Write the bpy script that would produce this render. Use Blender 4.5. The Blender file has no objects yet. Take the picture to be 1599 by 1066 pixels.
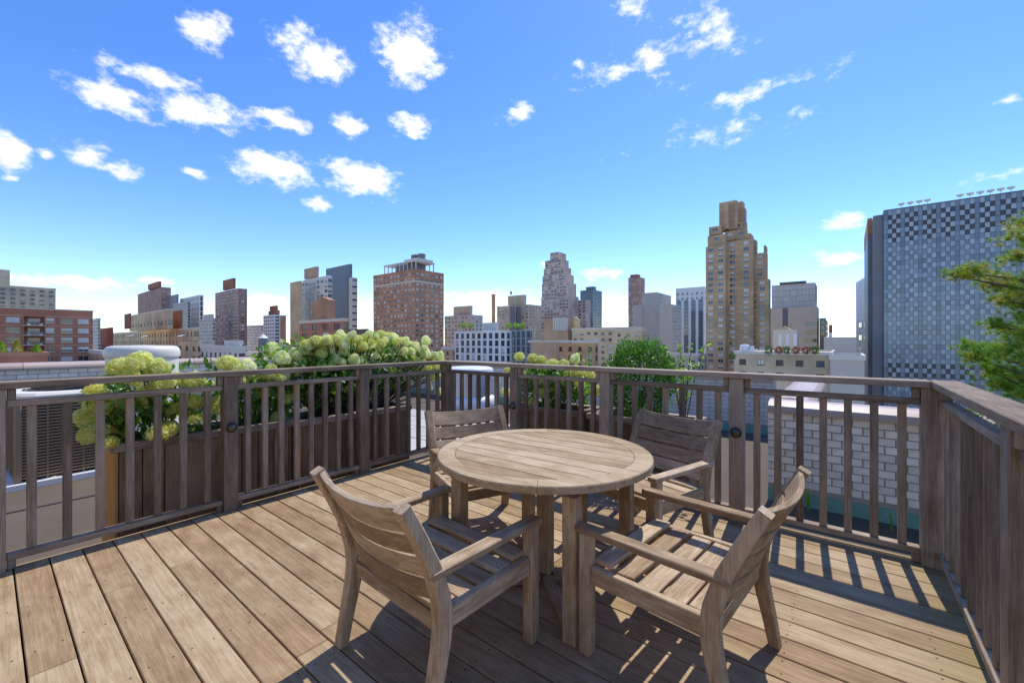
import bpy, bmesh, math, random
from mathutils import Vector, Matrix
rnd = random.Random(7)
S = bpy.context.scene
COL = S.collection
# ---------------------------------------------------------------- camera, sky, sun, exposure
CAMH, FPX, YAW = 1.32, 654.0, math.radians(38.5)
cd = bpy.data.cameras.new('camera'); cam = bpy.data.objects.new('camera', cd); COL.objects.link(cam)
cam.location = (0, 0, CAMH); cam.rotation_euler = (math.radians(90), 0, YAW)
cd.sensor_width = 36; cd.lens = FPX / 1599 * 36; cd.clip_start = .05; cd.clip_end = 8000
S.camera = cam
SUN_EL, SUN_AZ = math.radians(58), math.radians(-4.1)      # azimuth from +Y towards +X
sv = Vector((math.sin(SUN_AZ) * math.cos(SUN_EL), math.cos(SUN_AZ) * math.cos(SUN_EL), math.sin(SUN_EL)))
sl = bpy.data.lights.new('sun', 'SUN'); sl.energy = 2.15; sl.angle = math.radians(.53); sl.color = (1, .94, .85)
so = bpy.data.objects.new('sun', sl); COL.objects.link(so); so.rotation_euler = sv.to_track_quat('Z', 'Y').to_euler()
S.view_settings.view_transform = 'Standard'; S.view_settings.look = 'None'
S.view_settings.exposure = 1.05; S.view_settings.gamma = 1
FW = Vector((-math.sin(YAW), math.cos(YAW), 0)); RT = Vector((math.cos(YAW), math.sin(YAW), 0))
def ray(px, py=533.0): return FW + RT * ((px - 799.5) / FPX) + Vector((0, 0, (533 - py) / FPX))

W = bpy.data.worlds.new('World'); S.world = W; W.use_nodes = True
def build_sky():
    nt = W.node_tree; N = nt.nodes; L = nt.links; N.clear()
    def math_(op, a, b=None, clamp=False):
        n = N.new('ShaderNodeMath'); n.operation = op; n.use_clamp = clamp
        for i, v in enumerate((a, b)):
            if v is None: continue
            if isinstance(v, (int, float)): n.inputs[i].default_value = v
            else: L.new(v, n.inputs[i])
        return n.outputs[0]
    sky = N.new('ShaderNodeTexSky'); sky.sky_type = 'NISHITA'; sky.sun_disc = False
    sky.sun_elevation = SUN_EL; sky.sun_rotation = SUN_AZ
    sky.altitude = 50; sky.air_density = .85; sky.dust_density = .1; sky.ozone_density = 2.2
    hs = N.new('ShaderNodeHueSaturation'); hs.inputs['Hue'].default_value = .511; hs.inputs['Saturation'].default_value = 1.27; hs.inputs['Value'].default_value = .84
    L.new(sky.outputs[0], hs.inputs['Color'])
    tc = N.new('ShaderNodeTexCoord'); sp = N.new('ShaderNodeSeparateXYZ'); L.new(tc.outputs['Generated'], sp.inputs[0])
    az = math_('ARCTAN2', sp.outputs[0], sp.outputs[1]); el = math_('ARCSINE', sp.outputs[2])
    cb = N.new('ShaderNodeCombineXYZ'); L.new(az, cb.inputs[0]); L.new(el, cb.inputs[1])
    blobs = [(322,42,46,30,1),(500,90,60,34,1),(640,85,62,44,1.05),(462,66,50,28,.72),(345,177,42,32,1),(275,172,36,18,.8),
             (450,190,56,17,.95),(548,195,34,16,.95),(643,196,42,20,1),(15,235,48,34,1.05),(70,240,20,14,.8),(135,245,45,24,.75),(195,270,46,17,.9),
             (432,265,82,32,1.08),(565,278,84,30,1),(495,318,32,13,.9),(310,270,34,9,.75),(810,177,34,18,.75),(1025,92,44,34,.68),
             (1100,45,64,52,.66),(985,15,40,26,.6),(940,112,70,20,.64),(1190,140,150,15,.6),(1130,207,130,18,.57),(1572,157,30,10,.85),
             (1325,350,50,22,.75),(1315,402,60,16,.75),(945,428,42,15,.7),(852,412,12,14,.7),(110,443,130,16,.78),(1555,275,60,13,.7),
             (760,468,110,22,.85),(960,478,60,25,.75),(1310,470,70,26,.8),(250,440,60,9,.6),(420,470,80,20,.7),(560,480,50,25,.75),(20,280,20,8,.7)]
    m = None
    ents = []
    for x, y, a, b, s in blobs:
        d = ray(x, y); c = math.hypot(d.x, d.y)
        if x > 870 and y < 300: s *= .76
        a *= .95; b *= .95
        ents.append((math.atan2(d.x, d.y), math.atan2(d.z, c), a / FPX * math.cos(math.atan((x - 799.5) / FPX)) ** 2, b / FPX / c, s))
    r2 = random.Random(3)
    for i in range(26):                                         # the same kind of sky all round
        a0 = r2.uniform(.75, 5.0); ents.append((a0 if a0 < math.pi else a0 - 2 * math.pi, r2.uniform(.12, .75), r2.uniform(.04, .11), r2.uniform(.02, .045), r2.uniform(.7, 1.05)))
    for a0, e0, a, b, s in ents:
        v1 = N.new('ShaderNodeVectorMath'); v1.operation = 'SUBTRACT'; L.new(cb.outputs[0], v1.inputs[0]); v1.inputs[1].default_value = (a0, e0, 0)
        v2 = N.new('ShaderNodeVectorMath'); v2.operation = 'MULTIPLY'; L.new(v1.outputs[0], v2.inputs[0]); v2.inputs[1].default_value = (1 / a, 1 / b, 0)
        v3 = N.new('ShaderNodeVectorMath'); v3.operation = 'LENGTH'; L.new(v2.outputs[0], v3.inputs[0])
        k = math_('MULTIPLY', math_('SUBTRACT', 1.15, v3.outputs['Value']), s)
        m = k if m is None else math_('MAXIMUM', m, k)
    m = math_('MAXIMUM', m, -.35)
    def noise(sc, det, ro, stretch):
        mp = N.new('ShaderNodeMapping'); mp.inputs['Scale'].default_value = stretch; L.new(tc.outputs['Generated'], mp.inputs[0])
        n = N.new('ShaderNodeTexNoise'); n.inputs['Scale'].default_value = sc; n.inputs['Detail'].default_value = det; n.inputs['Roughness'].default_value = ro
        L.new(mp.outputs[0], n.inputs['Vector']); return n.outputs[0]
    n1 = noise(21, 9, .62, (1, 1, 1.7)); n2 = noise(55, 6, .6, (1, 1, 1.6))
    nn = math_('ADD', math_('MULTIPLY', n1, .72), math_('MULTIPLY', n2, .28))
    dens = math_('ADD', math_('MULTIPLY', m, .72), math_('MULTIPLY', math_('SUBTRACT', nn, .5), 2.2))
    mr = N.new('ShaderNodeMapRange'); mr.interpolation_type = 'SMOOTHSTEP'; L.new(dens, mr.inputs[0])
    mr.inputs[1].default_value = .10; mr.inputs[2].default_value = .70
    mix = N.new('ShaderNodeMix'); mix.data_type = 'RGBA'
    L.new(mr.outputs[0], mix.inputs[0]); L.new(hs.outputs[0], mix.inputs[6]); mix.inputs[7].default_value = (4.1, 4.1, 4.1, 1)
    bg = N.new('ShaderNodeBackground'); bg.inputs[1].default_value = .15
    L.new(mix.outputs[2], bg.inputs[0])
    out = N.new('ShaderNodeOutputWorld'); L.new(bg.outputs[0], out.inputs[0])
build_sky()

# ---------------------------------------------------------------- materials
def newmat(name):
    m = bpy.data.materials.new(name); m.use_nodes = True
    return m, m.node_tree.nodes, m.node_tree.links, m.node_tree.nodes['Principled BSDF']
def plain(name, c, rough=.6, metal=0, var=.12, scale=3.0, bump=0):
    m, N, L, B = newmat(name); B.inputs['Roughness'].default_value = rough; B.inputs['Metallic'].default_value = metal
    tc = N.new('ShaderNodeTexCoord'); n = N.new('ShaderNodeTexNoise'); n.inputs['Scale'].default_value = scale; n.inputs['Detail'].default_value = 7; n.inputs['Roughness'].default_value = .65
    L.new(tc.outputs['Object'], n.inputs['Vector'])
    oi = N.new('ShaderNodeObjectInfo'); ad = N.new('ShaderNodeMath'); ad.operation = 'MULTIPLY_ADD'; L.new(oi.outputs['Random'], ad.inputs[0]); ad.inputs[1].default_value = .4; L.new(n.outputs[0], ad.inputs[2])
    mr = N.new('ShaderNodeMapRange'); L.new(ad.outputs[0], mr.inputs[0]); mr.inputs[1].default_value = .35; mr.inputs[2].default_value = 1.05; mr.inputs[3].default_value = 1 - var; mr.inputs[4].default_value = 1 + var
    v = N.new('ShaderNodeVectorMath'); v.operation = 'SCALE'; v.inputs[0].default_value = c[:3]; L.new(mr.outputs[0], v.inputs['Scale']); L.new(v.outputs[0], B.inputs['Base Color'])
    if bump:
        b = N.new('ShaderNodeBump'); b.inputs['Strength'].default_value = bump; b.inputs['Distance'].default_value = .01; L.new(n.outputs[0], b.inputs['Height']); L.new(b.outputs[0], B.inputs['Normal'])
    return m
def islandvar(m, amt):
    N, L = m.node_tree.nodes, m.node_tree.links; B = N['Principled BSDF']; src = B.inputs['Base Color'].links[0].from_socket
    g = N.new('ShaderNodeNewGeometry'); oi = N.new('ShaderNodeObjectInfo'); w = N.new('ShaderNodeTexWhiteNoise'); w.noise_dimensions = '1D'; a = N.new('ShaderNodeMath'); L.new(g.outputs['Random Per Island'], a.inputs[0]); L.new(oi.outputs['Random'], a.inputs[1]); L.new(a.outputs[0], w.inputs['W'])
    mr = N.new('ShaderNodeMapRange'); L.new(w.outputs[0], mr.inputs[0]); mr.inputs[3].default_value = 1 - amt; mr.inputs[4].default_value = 1 + amt
    v = N.new('ShaderNodeVectorMath'); v.operation = 'SCALE'; L.new(src, v.inputs[0]); L.new(mr.outputs[0], v.inputs['Scale']); L.new(v.outputs[0], B.inputs['Base Color'])
    return m
def wood(name, axis, dark, mid, light, rough=.78, fresh=None, across=70, blotch=2.2, bump=.35, moss=False):
    """weathered timber, grain along the given local axis"""
    m, N, L, B = newmat(name); B.inputs['Roughness'].default_value = rough; B.inputs['Specular IOR Level'].default_value = .25
    tc = N.new('ShaderNodeTexCoord'); oi = N.new('ShaderNodeObjectInfo')
    off = N.new('ShaderNodeVectorMath'); off.operation = 'MULTIPLY_ADD'; L.new(oi.outputs['Random'], off.inputs[0]); off.inputs[1].default_value = (37, 53, 71); L.new(tc.outputs['Object'], off.inputs[2])
    def nz(sc, det, ro, dist=0):
        mp = N.new('ShaderNodeMapping'); mp.inputs['Scale'].default_value = sc; L.new(off.outputs[0], mp.inputs[0])
        n = N.new('ShaderNodeTexNoise'); n.inputs['Scale'].default_value = 1; n.inputs['Detail'].default_value = det; n.inputs['Roughness'].default_value = ro; n.inputs['Distortion'].default_value = dist
        L.new(mp.outputs[0], n.inputs['Vector']); return n.outputs[0]
    i = 'XYZ'.index(axis)
    s1 = [across] * 3; s1[i] = across * .05
    s2 = [blotch * 2.2] * 3; s2[i] = blotch
    s3 = [across * 4] * 3; s3[i] = across * .10
    g, bl, fine = nz(s1, 8, .68, .5), nz(s2, 6, .65), nz(s3, 4, .6)
    a = N.new('ShaderNodeMath'); a.operation = 'MULTIPLY_ADD'; L.new(g, a.inputs[0]); a.inputs[1].default_value = .55
    a2 = N.new('ShaderNodeMath'); a2.operation = 'MULTIPLY'; L.new(bl, a2.inputs[0]); a2.inputs[1].default_value = .55; L.new(a2.outputs[0], a.inputs[2])
    a3 = N.new('ShaderNodeMath'); a3.operation = 'MULTIPLY_ADD'; L.new(fine, a3.inputs[0]); a3.inputs[1].default_value = .30; L.new(a.outputs[0], a3.inputs[2])
    a4 = N.new('ShaderNodeMath'); a4.operation = 'MULTIPLY_ADD'; L.new(oi.outputs['Random'], a4.inputs[0]); a4.inputs[1].default_value = .20; L.new(a3.outputs[0], a4.inputs[2])
    cr = N.new('ShaderNodeValToRGB'); L.new(a4.outputs[0], cr.inputs[0]); e = cr.color_ramp.elements
    e[0].position = .53; e[0].color = (*dark, 1); e[1].position = .97; e[1].color = (*light, 1)
    k = e.new(.755); k.color = (*mid, 1)
    col = cr.outputs[0]
    if fresh:                                                   # sheltered ends that have kept the wood's orange
        sp = N.new('ShaderNodeSeparateXYZ'); L.new(tc.outputs['Object'], sp.inputs[0])
        h = N.new('ShaderNodeMath'); h.operation = 'MULTIPLY_ADD'; L.new(bl, h.inputs[0]); h.inputs[1].default_value = .5; L.new(sp.outputs[2], h.inputs[2])
        h2 = N.new('ShaderNodeMath'); h2.operation = 'MULTIPLY_ADD'; L.new(oi.outputs['Random'], h2.inputs[0]); h2.inputs[1].default_value = .22; L.new(h.outputs[0], h2.inputs[2])
        mr = N.new('ShaderNodeMapRange'); L.new(h2.outputs[0], mr.inputs[0]); mr.inputs[1].default_value = fresh[1]; mr.inputs[2].default_value = fresh[1] + .16; mr.inputs[4].default_value = .8
        mx = N.new('ShaderNodeMix'); mx.data_type = 'RGBA'; L.new(mr.outputs[0], mx.inputs[0]); L.new(col, mx.inputs[6]); mx.inputs[7].default_value = (*fresh[0], 1); col = mx.outputs[2]
    if moss:                                                    # green film on the damp boards beside the right railing
        gp = N.new('ShaderNodeNewGeometry'); sp = N.new('ShaderNodeSeparateXYZ'); L.new(gp.outputs['Position'], sp.inputs[0])
        h = N.new('ShaderNodeMath'); h.operation = 'MULTIPLY_ADD'; L.new(bl, h.inputs[0]); h.inputs[1].default_value = .9; L.new(sp.outputs[0], h.inputs[2])
        mr = N.new('ShaderNodeMapRange'); mr.interpolation_type = 'SMOOTHSTEP'; L.new(h.outputs[0], mr.inputs[0]); mr.inputs[1].default_value = .60; mr.inputs[2].default_value = 1.0; mr.inputs[4].default_value = .6
        mx = N.new('ShaderNodeMix'); mx.data_type = 'RGBA'; L.new(mr.outputs[0], mx.inputs[0]); L.new(col, mx.inputs[6]); mx.inputs[7].default_value = (.20, .165, .04, 1); col = mx.outputs[2]
    L.new(col, B.inputs['Base Color'])
    b = N.new('ShaderNodeBump'); b.inputs['Strength'].default_value = bump; b.inputs['Distance'].default_value = .004
    ah = N.new('ShaderNodeMath'); ah.operation = 'ADD'; L.new(g, ah.inputs[0]); L.new(fine, ah.inputs[1]); L.new(ah.outputs[0], b.inputs['Height']); L.new(b.outputs[0], B.inputs['Normal'])
    return m
def glass(name, c, rough=.06):
    m, N, L, B = newmat(name); B.inputs['Base Color'].default_value = (*c, 1); B.inputs['Roughness'].default_value = rough; B.inputs['Specular IOR Level'].default_value = .9
    return m
def brickmat(name, c1, c2, mortar, course=.075, length=.22):
    """far brickwork: the pieces are too small to see singly"""
    m, N, L, B = newmat(name); B.inputs['Roughness'].default_value = .85
    tc = N.new('ShaderNodeTexCoord'); sp = N.new('ShaderNodeSeparateXYZ'); L.new(tc.outputs['Object'], sp.inputs[0])
    ad = N.new('ShaderNodeMath'); L.new(sp.outputs[0], ad.inputs[0]); L.new(sp.outputs[1], ad.inputs[1])
    cb = N.new('ShaderNodeCombineXYZ'); L.new(ad.outputs[0], cb.inputs[0]); L.new(sp.outputs[2], cb.inputs[1])
    bt = N.new('ShaderNodeTexBrick'); L.new(cb.outputs[0], bt.inputs[0]); bt.inputs['Scale'].default_value = 1
    bt.inputs['Color1'].default_value = (*c1, 1); bt.inputs['Color2'].default_value = (*c2, 1); bt.inputs['Mortar'].default_value = (*mortar, 1)
    bt.inputs['Brick Width'].default_value = length; bt.inputs['Row Height'].default_value = course; bt.inputs['Mortar Size'].default_value = .008
    n = N.new('ShaderNodeTexNoise'); n.inputs['Scale'].default_value = .12; n.inputs['Detail'].default_value = 8; L.new(tc.outputs['Object'], n.inputs['Vector'])
    mr = N.new('ShaderNodeMapRange'); L.new(n.outputs[0], mr.inputs[0]); mr.inputs[1].default_value = .3; mr.inputs[2].default_value = .7; mr.inputs[3].default_value = .72; mr.inputs[4].default_value = 1.18
    v = N.new('ShaderNodeVectorMath'); v.operation = 'SCALE'; L.new(bt.outputs[0], v.inputs[0]); L.new(mr.outputs[0], v.inputs['Scale']); L.new(v.outputs[0], B.inputs['Base Color'])
    return m
def leafmat(name, a, b, trans=.35, rough=.45):
    m, N, L, B = newmat(name); B.inputs['Roughness'].default_value = rough
    g = N.new('ShaderNodeNewGeometry'); cr = N.new('ShaderNodeValToRGB'); L.new(g.outputs['Random Per Island'], cr.inputs[0])
    cr.color_ramp.elements[0].color = (*a, 1); cr.color_ramp.elements[1].color = (*b, 1)
    oi = N.new('ShaderNodeObjectInfo'); mr = N.new('ShaderNodeMapRange'); L.new(oi.outputs['Random'], mr.inputs[0]); mr.inputs[3].default_value = .90; mr.inputs[4].default_value = 1.06
    sc = N.new('ShaderNodeVectorMath'); sc.operation = 'SCALE'; L.new(cr.outputs[0], sc.inputs[0]); L.new(mr.outputs[0], sc.inputs['Scale'])
    L.new(sc.outputs[0], B.inputs['Base Color'])
    t = N.new('ShaderNodeBsdfTranslucent'); L.new(sc.outputs[0], t.inputs[0])
    mx = N.new('ShaderNodeMixShader'); mx.inputs[0].default_value = trans; L.new(B.outputs[0], mx.inputs[1]); L.new(t.outputs[0], mx.inputs[2])
    L.new(mx.outputs[0], N['Material Output'].inputs[0])
    return m
M = {}
DK = ((.115, .08, .055), (.25, .185, .135), (.43, .345, .265))
for ax in 'XYZ':
    M['deck' + ax] = wood('weathered_deck_' + ax, ax, (.18, .108, .052), (.32, .217, .118), (.48, .365, .225), across=75, blotch=4.5, bump=.3, moss=(ax == 'X'))
    M['rail' + ax] = wood('weathered_rail_' + ax, ax, (.095, .066, .043), (.235, .172, .118), (.45, .36, .265))
    M['teak' + ax] = wood('weathered_teak_' + ax, ax, (.15, .093, .048), (.33, .228, .132), (.58, .455, .31), across=90, blotch=6)
    M['top' + ax] = wood('table_teak_' + ax, ax, (.19, .117, .055), (.325, .222, .115), (.52, .40, .25), across=90, blotch=6)
M['slat'] = wood('weathered_slat', 'Z', (.075, .051, .033), (.20, .143, .096), (.40, .315, .23), fresh=((.42, .23, .11), .76))
M['planter'] = wood('planter_board', 'Z', (.10, .06, .032), (.235, .15, .08), (.38, .27, .16))
M['cedar'] = wood('fresh_cedar', 'Z', (.36, .17, .05), (.55, .28, .09), (.68, .38, .14))
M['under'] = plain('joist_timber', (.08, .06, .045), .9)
M['roof'] = plain('asphalt_roof', (.10, .076, .053), .95, var=.25, scale=1.3, bump=.3)
M['paver'] = plain('pale_paver', (.46, .43, .39), .9, var=.12)
M['wbrick'] = plain('white_glazed_brick', (.80, .73, .61), .35, var=.26, scale=9)
M['mortar'] = plain('grey_mortar', (.36, .33, .28), .95)
M['coping'] = plain('terracotta_coping', (.50, .37, .29), .35, var=.15, scale=2)
M['copper'] = plain('green_copper', (.16, .34, .26), .6, var=.3, scale=5)
M['knob'] = plain('bronze_bolt', (.13, .115, .10), .4, metal=.8)
M['acmetal'] = plain('tan_metal', (.30, .21, .125), .5)
M['acdark'] = plain('dark_coil', (.03, .026, .022), .8)
M['cream'] = plain('cream_paint', (.72, .68, .58), .45, var=.08)
M['whitemetal'] = plain('white_metal', (.78, .78, .76), .3, var=.06)
M['steel'] = plain('galvanised_steel', (.55, .56, .56), .35, metal=.6)
M['soil'] = plain('potting_soil', (.03, .022, .015), .95)
M['bark'] = plain('bark', (.11, .075, .05), .9, var=.3, scale=20)
M['leaf'] = leafmat('hydrangea_leaf', (.05, .15, .012), (.17, .36, .035), .45)
M['leaflight'] = leafmat('young_leaf', (.16, .36, .025), (.38, .58, .07), .5)
M['box'] = leafmat('boxwood_leaf', (.05, .16, .012), (.17, .40, .04), .4, .4)
M['lime'] = leafmat('lime_petal', (.76, .82, .16), (.95, .97, .52), .5, .6)
M['cream_petal'] = leafmat('cream_petal', (.88, .93, .40), (.97, .98, .76), .5, .6)
M['gold'] = leafmat('golden_petal', (.66, .62, .08), (.88, .84, .26), .5, .6)
M['needle'] = leafmat('pine_needle', (.14, .32, .018), (.38, .60, .05), .5)
M['needley'] = leafmat('yellow_pine_needle', (.34, .38, .02), (.60, .54, .05), .4)

# ---------------------------------------------------------------- builders
class MB:
    def __init__(s): s.v = []; s.f = []; s.m = []
    def quad(s, a, b, c, d, mi=0):
        n = len(s.v); s.v += [tuple(a), tuple(b), tuple(c), tuple(d)]; s.f.append((n, n + 1, n + 2, n + 3)); s.m.append(mi)
    def box(s, x0, x1, y0, y1, z0, z1, mi=0):
        n = len(s.v); s.v += [(x, y, z) for z in (z0, z1) for y in (y0, y1) for x in (x0, x1)]
        for q in ((0, 2, 3, 1), (4, 5, 7, 6), (0, 1, 5, 4), (1, 3, 7, 5), (3, 2, 6, 7), (2, 0, 4, 6)):
            s.f.append(tuple(n + i for i in q)); s.m.append(mi)
    def lathe(s, prof, seg=32, c=(0, 0, 0), mi=0):
        n = len(s.v)
        for r, z in prof:
            for i in range(seg):
                a = 2 * math.pi * i / seg; s.v.append((c[0] + r * math.cos(a), c[1] + r * math.sin(a), c[2] + z))
        for j in range(len(prof) - 1):
            for i in range(seg):
                k = (i + 1) % seg; s.f.append((n + j * seg + i, n + j * seg + k, n + (j + 1) * seg + k, n + (j + 1) * seg + i)); s.m.append(mi)
    def tube(s, pts, r0, r1, seg=7, mi=0):
        n = len(s.v); P = [Vector(p) for p in pts]
        for i, p in enumerate(P):
            d = (P[min(i + 1, len(P) - 1)] - P[max(i - 1, 0)]).normalized(); a = d.orthogonal().normalized(); b = d.cross(a); r = r0 + (r1 - r0) * i / max(1, len(P) - 1)
            for k in range(seg):
                t = 2 * math.pi * k / seg; s.v.append(tuple(p + (a * math.cos(t) + b * math.sin(t)) * r))
        for i in range(len(P) - 1):
            for k in range(seg):
                k2 = (k + 1) % seg; s.f.append((n + i * seg + k, n + i * seg + k2, n + (i + 1) * seg + k2, n + (i + 1) * seg + k)); s.m.append(mi)
    def sweep(s, ring, path, mi=0):
        """ring of (u, w) offsets swept along path of (point, udir, wdir); closed ends"""
        n = len(s.v); k = len(ring)
        for p, ud, wd in path:
            for u, w in ring: s.v.append(tuple(Vector(p) + Vector(ud) * u + Vector(wd) * w))
        for i in range(len(path) - 1):
            for j in range(k):
                j2 = (j + 1) % k; s.f.append((n + i * k + j, n + i * k + j2, n + (i + 1) * k + j2, n + (i + 1) * k + j)); s.m.append(mi)
        s.f.append(tuple(n + j for j in reversed(range(k)))); s.m.append(mi)
        e = n + (len(path) - 1) * k; s.f.append(tuple(e + j for j in range(k))); s.m.append(mi)
    def mesh(s, name, mats, smooth=False, fix=True):
        me = bpy.data.meshes.new(name); me.from_pydata(s.v, [], s.f)
        for m in (mats if isinstance(mats, (list, tuple)) else [mats]): me.materials.append(m)
        me.polygons.foreach_set('material_index', s.m)
        if fix:
            bm = bmesh.new(); bm.from_mesh(me); bmesh.ops.recalc_face_normals(bm, faces=bm.faces); bm.to_mesh(me); bm.free()
        if smooth: me.polygons.foreach_set('use_smooth', [True] * len(me.polygons))
        me.update(); return me
def link(name, me, parent=None, loc=(0, 0, 0), rot=None):
    o = bpy.data.objects.new(name, me); COL.objects.link(o); o.location = loc
    if rot: o.rotation_euler = rot
    if parent: o.parent = parent
    return o
def tag(o, label=None, cat=None, group=None, kind=None):
    if label: o['label'] = label
    if cat: o['category'] = cat
    if group: o['group'] = group
    if kind: o['kind'] = kind
    return o
def thing(name, label, cat, loc=(0, 0, 0), rz=0, group=None):
    o = bpy.data.objects.new(name, None); COL.objects.link(o); o.location = loc; o.rotation_euler = (0, 0, rz); o.empty_display_size = .2
    return tag(o, label, cat, group)
_bc = {}
def bbox(sx, sy, sz, mat, b=.004):
    """chamfered box, centred"""
    key = (round(sx, 4), round(sy, 4), round(sz, 4), mat.name, b)
    if key not in _bc:
        bm = bmesh.new(); bmesh.ops.create_cube(bm, size=1); bmesh.ops.scale(bm, vec=(sx, sy, sz), verts=bm.verts)
        if b: bmesh.ops.bevel(bm, geom=bm.edges[:], offset=b, segments=1, affect='EDGES')
        me = bpy.data.meshes.new('piece'); bm.to_mesh(me); bm.free(); me.materials.append(mat); _bc[key] = me
    return _bc[key]
def piece(name, x0, x1, y0, y1, z0, z1, mat, parent, b=.004):
    return link(name, bbox(x1 - x0, y1 - y0, z1 - z0, mat, b), parent, ((x0 + x1) / 2, (y0 + y1) / 2, (z0 + z1) / 2))

# ---------------------------------------------------------------- the roof we stand on, ground
ZR = -.30; GZ = -45.0
m = MB(); m.quad((-4000, -4000, GZ), (4000, -4000, GZ), (4000, 4000, GZ), (-4000, 4000, GZ))
tag(link('ground', m.mesh('ground', plain('city_ground', (.33, .29, .23), .95, scale=.02))), kind='structure')
m = MB(); m.box(-11.3, 9, -9, 8.75, GZ, ZR)
tag(link('roof', m.mesh('roof', M['roof'])), kind='structure')
m = MB()                                                           # seams of the roofing felt
for i in range(9): m.box(-11, -3.95, -3 + i * 1.0, -2.94 + i * 1.0, ZR, ZR + .006)
for i in range(5): m.box(-4.9 - i * 1.3, -4.86 - i * 1.3, -4, 8.2, ZR, ZR + .0085)
tag(link('roof_seam', m.mesh('roof_seam', plain('felt_seam', (.05, .045, .04), .9))), kind='structure')
pav = tag(link('paved_path', None), kind='structure')
for i in range(7):
    for j in range(4): piece('paver', -9.2 + i * .62, -8.6 + i * .62, 3.75 + j * .62, 4.35 + j * .62, ZR, ZR + .05, M['paver'], pav)

# ---------------------------------------------------------------- deck
XL, XR, YB, YN = -3.80, .49, 3.50, -2.2
deck = tag(link('deck', None), kind='structure')
pitch = .1413; y = .1043 - 16 * pitch; r = random.Random(11)
while y < YB - .02:
    y1 = min(y + pitch - .007, YB + .02)
    cuts = [XL - .02] + ([r.choice((-3.0, -2.6, -2.2, -1.8, -1.3, -.9, -.5)) + r.uniform(-.1, .1)] if r.random() < .75 else []) + [XR + .05]
    for a, b in zip(cuts, cuts[1:]): piece('deck_board', a + .0015, b - .0015, y, y1, -.028 + r.uniform(-.0015, .001), 0, M['deckX'], deck, .003)
    y += pitch
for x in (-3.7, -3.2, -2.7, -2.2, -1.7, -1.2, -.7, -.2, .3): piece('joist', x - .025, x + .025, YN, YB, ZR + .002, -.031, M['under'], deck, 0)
piece('fascia', XL - .048, XL - .0225, YN, YB + .02, ZR + .02, -.004, M['deckY'], deck)
piece('fascia', XL - .02, XR + .05, YB + .0225, YB + .048, ZR + .02, -.004, M['deckX'], deck)

mb = MB(); rs = random.Random(4)
for jx in (-3.7, -3.2, -2.7, -2.2, -1.7, -1.2, -.7, -.2, .3):
    yq = .1043 - 16 * pitch
    while yq < YB - .1:
        for o_ in (.028, .106):
            cx, cy = jx + rs.uniform(-.008, .008), yq + o_ + rs.uniform(-.004, .004); n = len(mb.v)
            mb.v += [(cx + .0042 * math.cos(k * math.pi / 4), cy + .0042 * math.sin(k * math.pi / 4), .0008) for k in range(8)]; mb.f.append(tuple(range(n, n + 8))); mb.m.append(0)
        yq += pitch
tag(link('deck_screw', mb.mesh('deck_screw', M['acdark'], fix=False), deck), kind='stuff')

# ---------------------------------------------------------------- railings
def rail_run(rt, ax, fixed, posts, knobs, slats, side, ends):
    """ax: axis the run follows; fixed: the other coordinate; side: +1/-1 direction of the deck side"""
    def pc(name, a0, a1, f0, f1, z0, z1, mat, parent=rt, b=.004):
        f0, f1 = sorted((fixed + side * f0, fixed + side * f1))
        return piece(name, a0, a1, f0, f1, z0, z1, mat, parent, b) if ax == 'X' else piece(name, f0, f1, a0, a1, z0, z1, mat, parent, b)
    ml = M['rail' + ax]
    a0, a1 = ends
    for i, p in enumerate(posts):
        o = pc('post', p - .048, p + .048, -.045, .05, -.28, 1.046, M['railZ'])
        if i in knobs:
            mb = MB(); mb.lathe([(.040, 0), (.040, .006), (.034, .010), (.032, .018), (.025, .029), (.013, .036), (.001, .038)], 20)
            k = link('bolt_knob', mb.mesh('bolt_knob', M['knob'], True), o)
            z = .65 - (1.046 - .28) / 2
            if ax == 'X': k.location = (0, side * .0475, z); k.rotation_euler = (math.radians(90) * (1 if side < 0 else -1), 0, 0)
            else: k.location = (side * .0475, 0, z); k.rotation_euler = (0, math.radians(90) * side, 0)
    allp = sorted(posts)
    segs = [(p + .05, q - .05) for p, q in zip(allp, allp[1:])]
    for s0, s1 in segs:
        pc('mid_rail', s0, s1, -.022, .026, .942, .980, ml)
        pc('bottom_rail', s0, s1, -.03, .034, .056, .094, ml)
        for e, d in ((s0, 1), (s1, -1)):
            u0, u1 = sorted((e + d * .001, e + d * .036))
            pc('block', u0, u1, -.02, .04, .982, 1.045, M['railZ'])
            pc('block', u0, u1, -.02, .025, .001, .055, M['railZ'])
    for sx in slats: pc('slat', sx - .0205, sx + .0205, -.018, .022, .095, .941, M['slat'])
    pc('top_rail', a0, a1, -.062, .066, 1.048, 1.088, ml)
def slat_fill(posts, n_list):
    out = []
    for (p, q), n in zip(zip(posts, posts[1:]), n_list):
        d = (q - p) / (n + 1); out += [p + d * (i + 1) for i in range(n)]
    return out
lr = thing('railing', 'dark weathered wooden railing along the left side in front of the hydrangea planters', 'railing', (0, 0, 0), 0, 'deck railings')
lp = [-2.15, -1.12, .025, 1.196, 2.36]
rail_run(lr, 'Y', XL, lp + [3.49], (1, 3), slat_fill(lp + [3.49], [6, 7, 7, 8, 7]), 1, (-2.2, 3.424))
br = thing('railing', 'weathered wooden railing across the back of the deck between both corners', 'railing', (0, 0, 0), 0, 'deck railings')
bp = [-2.72, -1.686, -.63]
rail_run(br, 'X', 3.49, bp + [.40], (0, 2), slat_fill([-3.80] + bp + [.40], [7, 7, 7, 7]), -1, (-3.866, .392))
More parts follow.
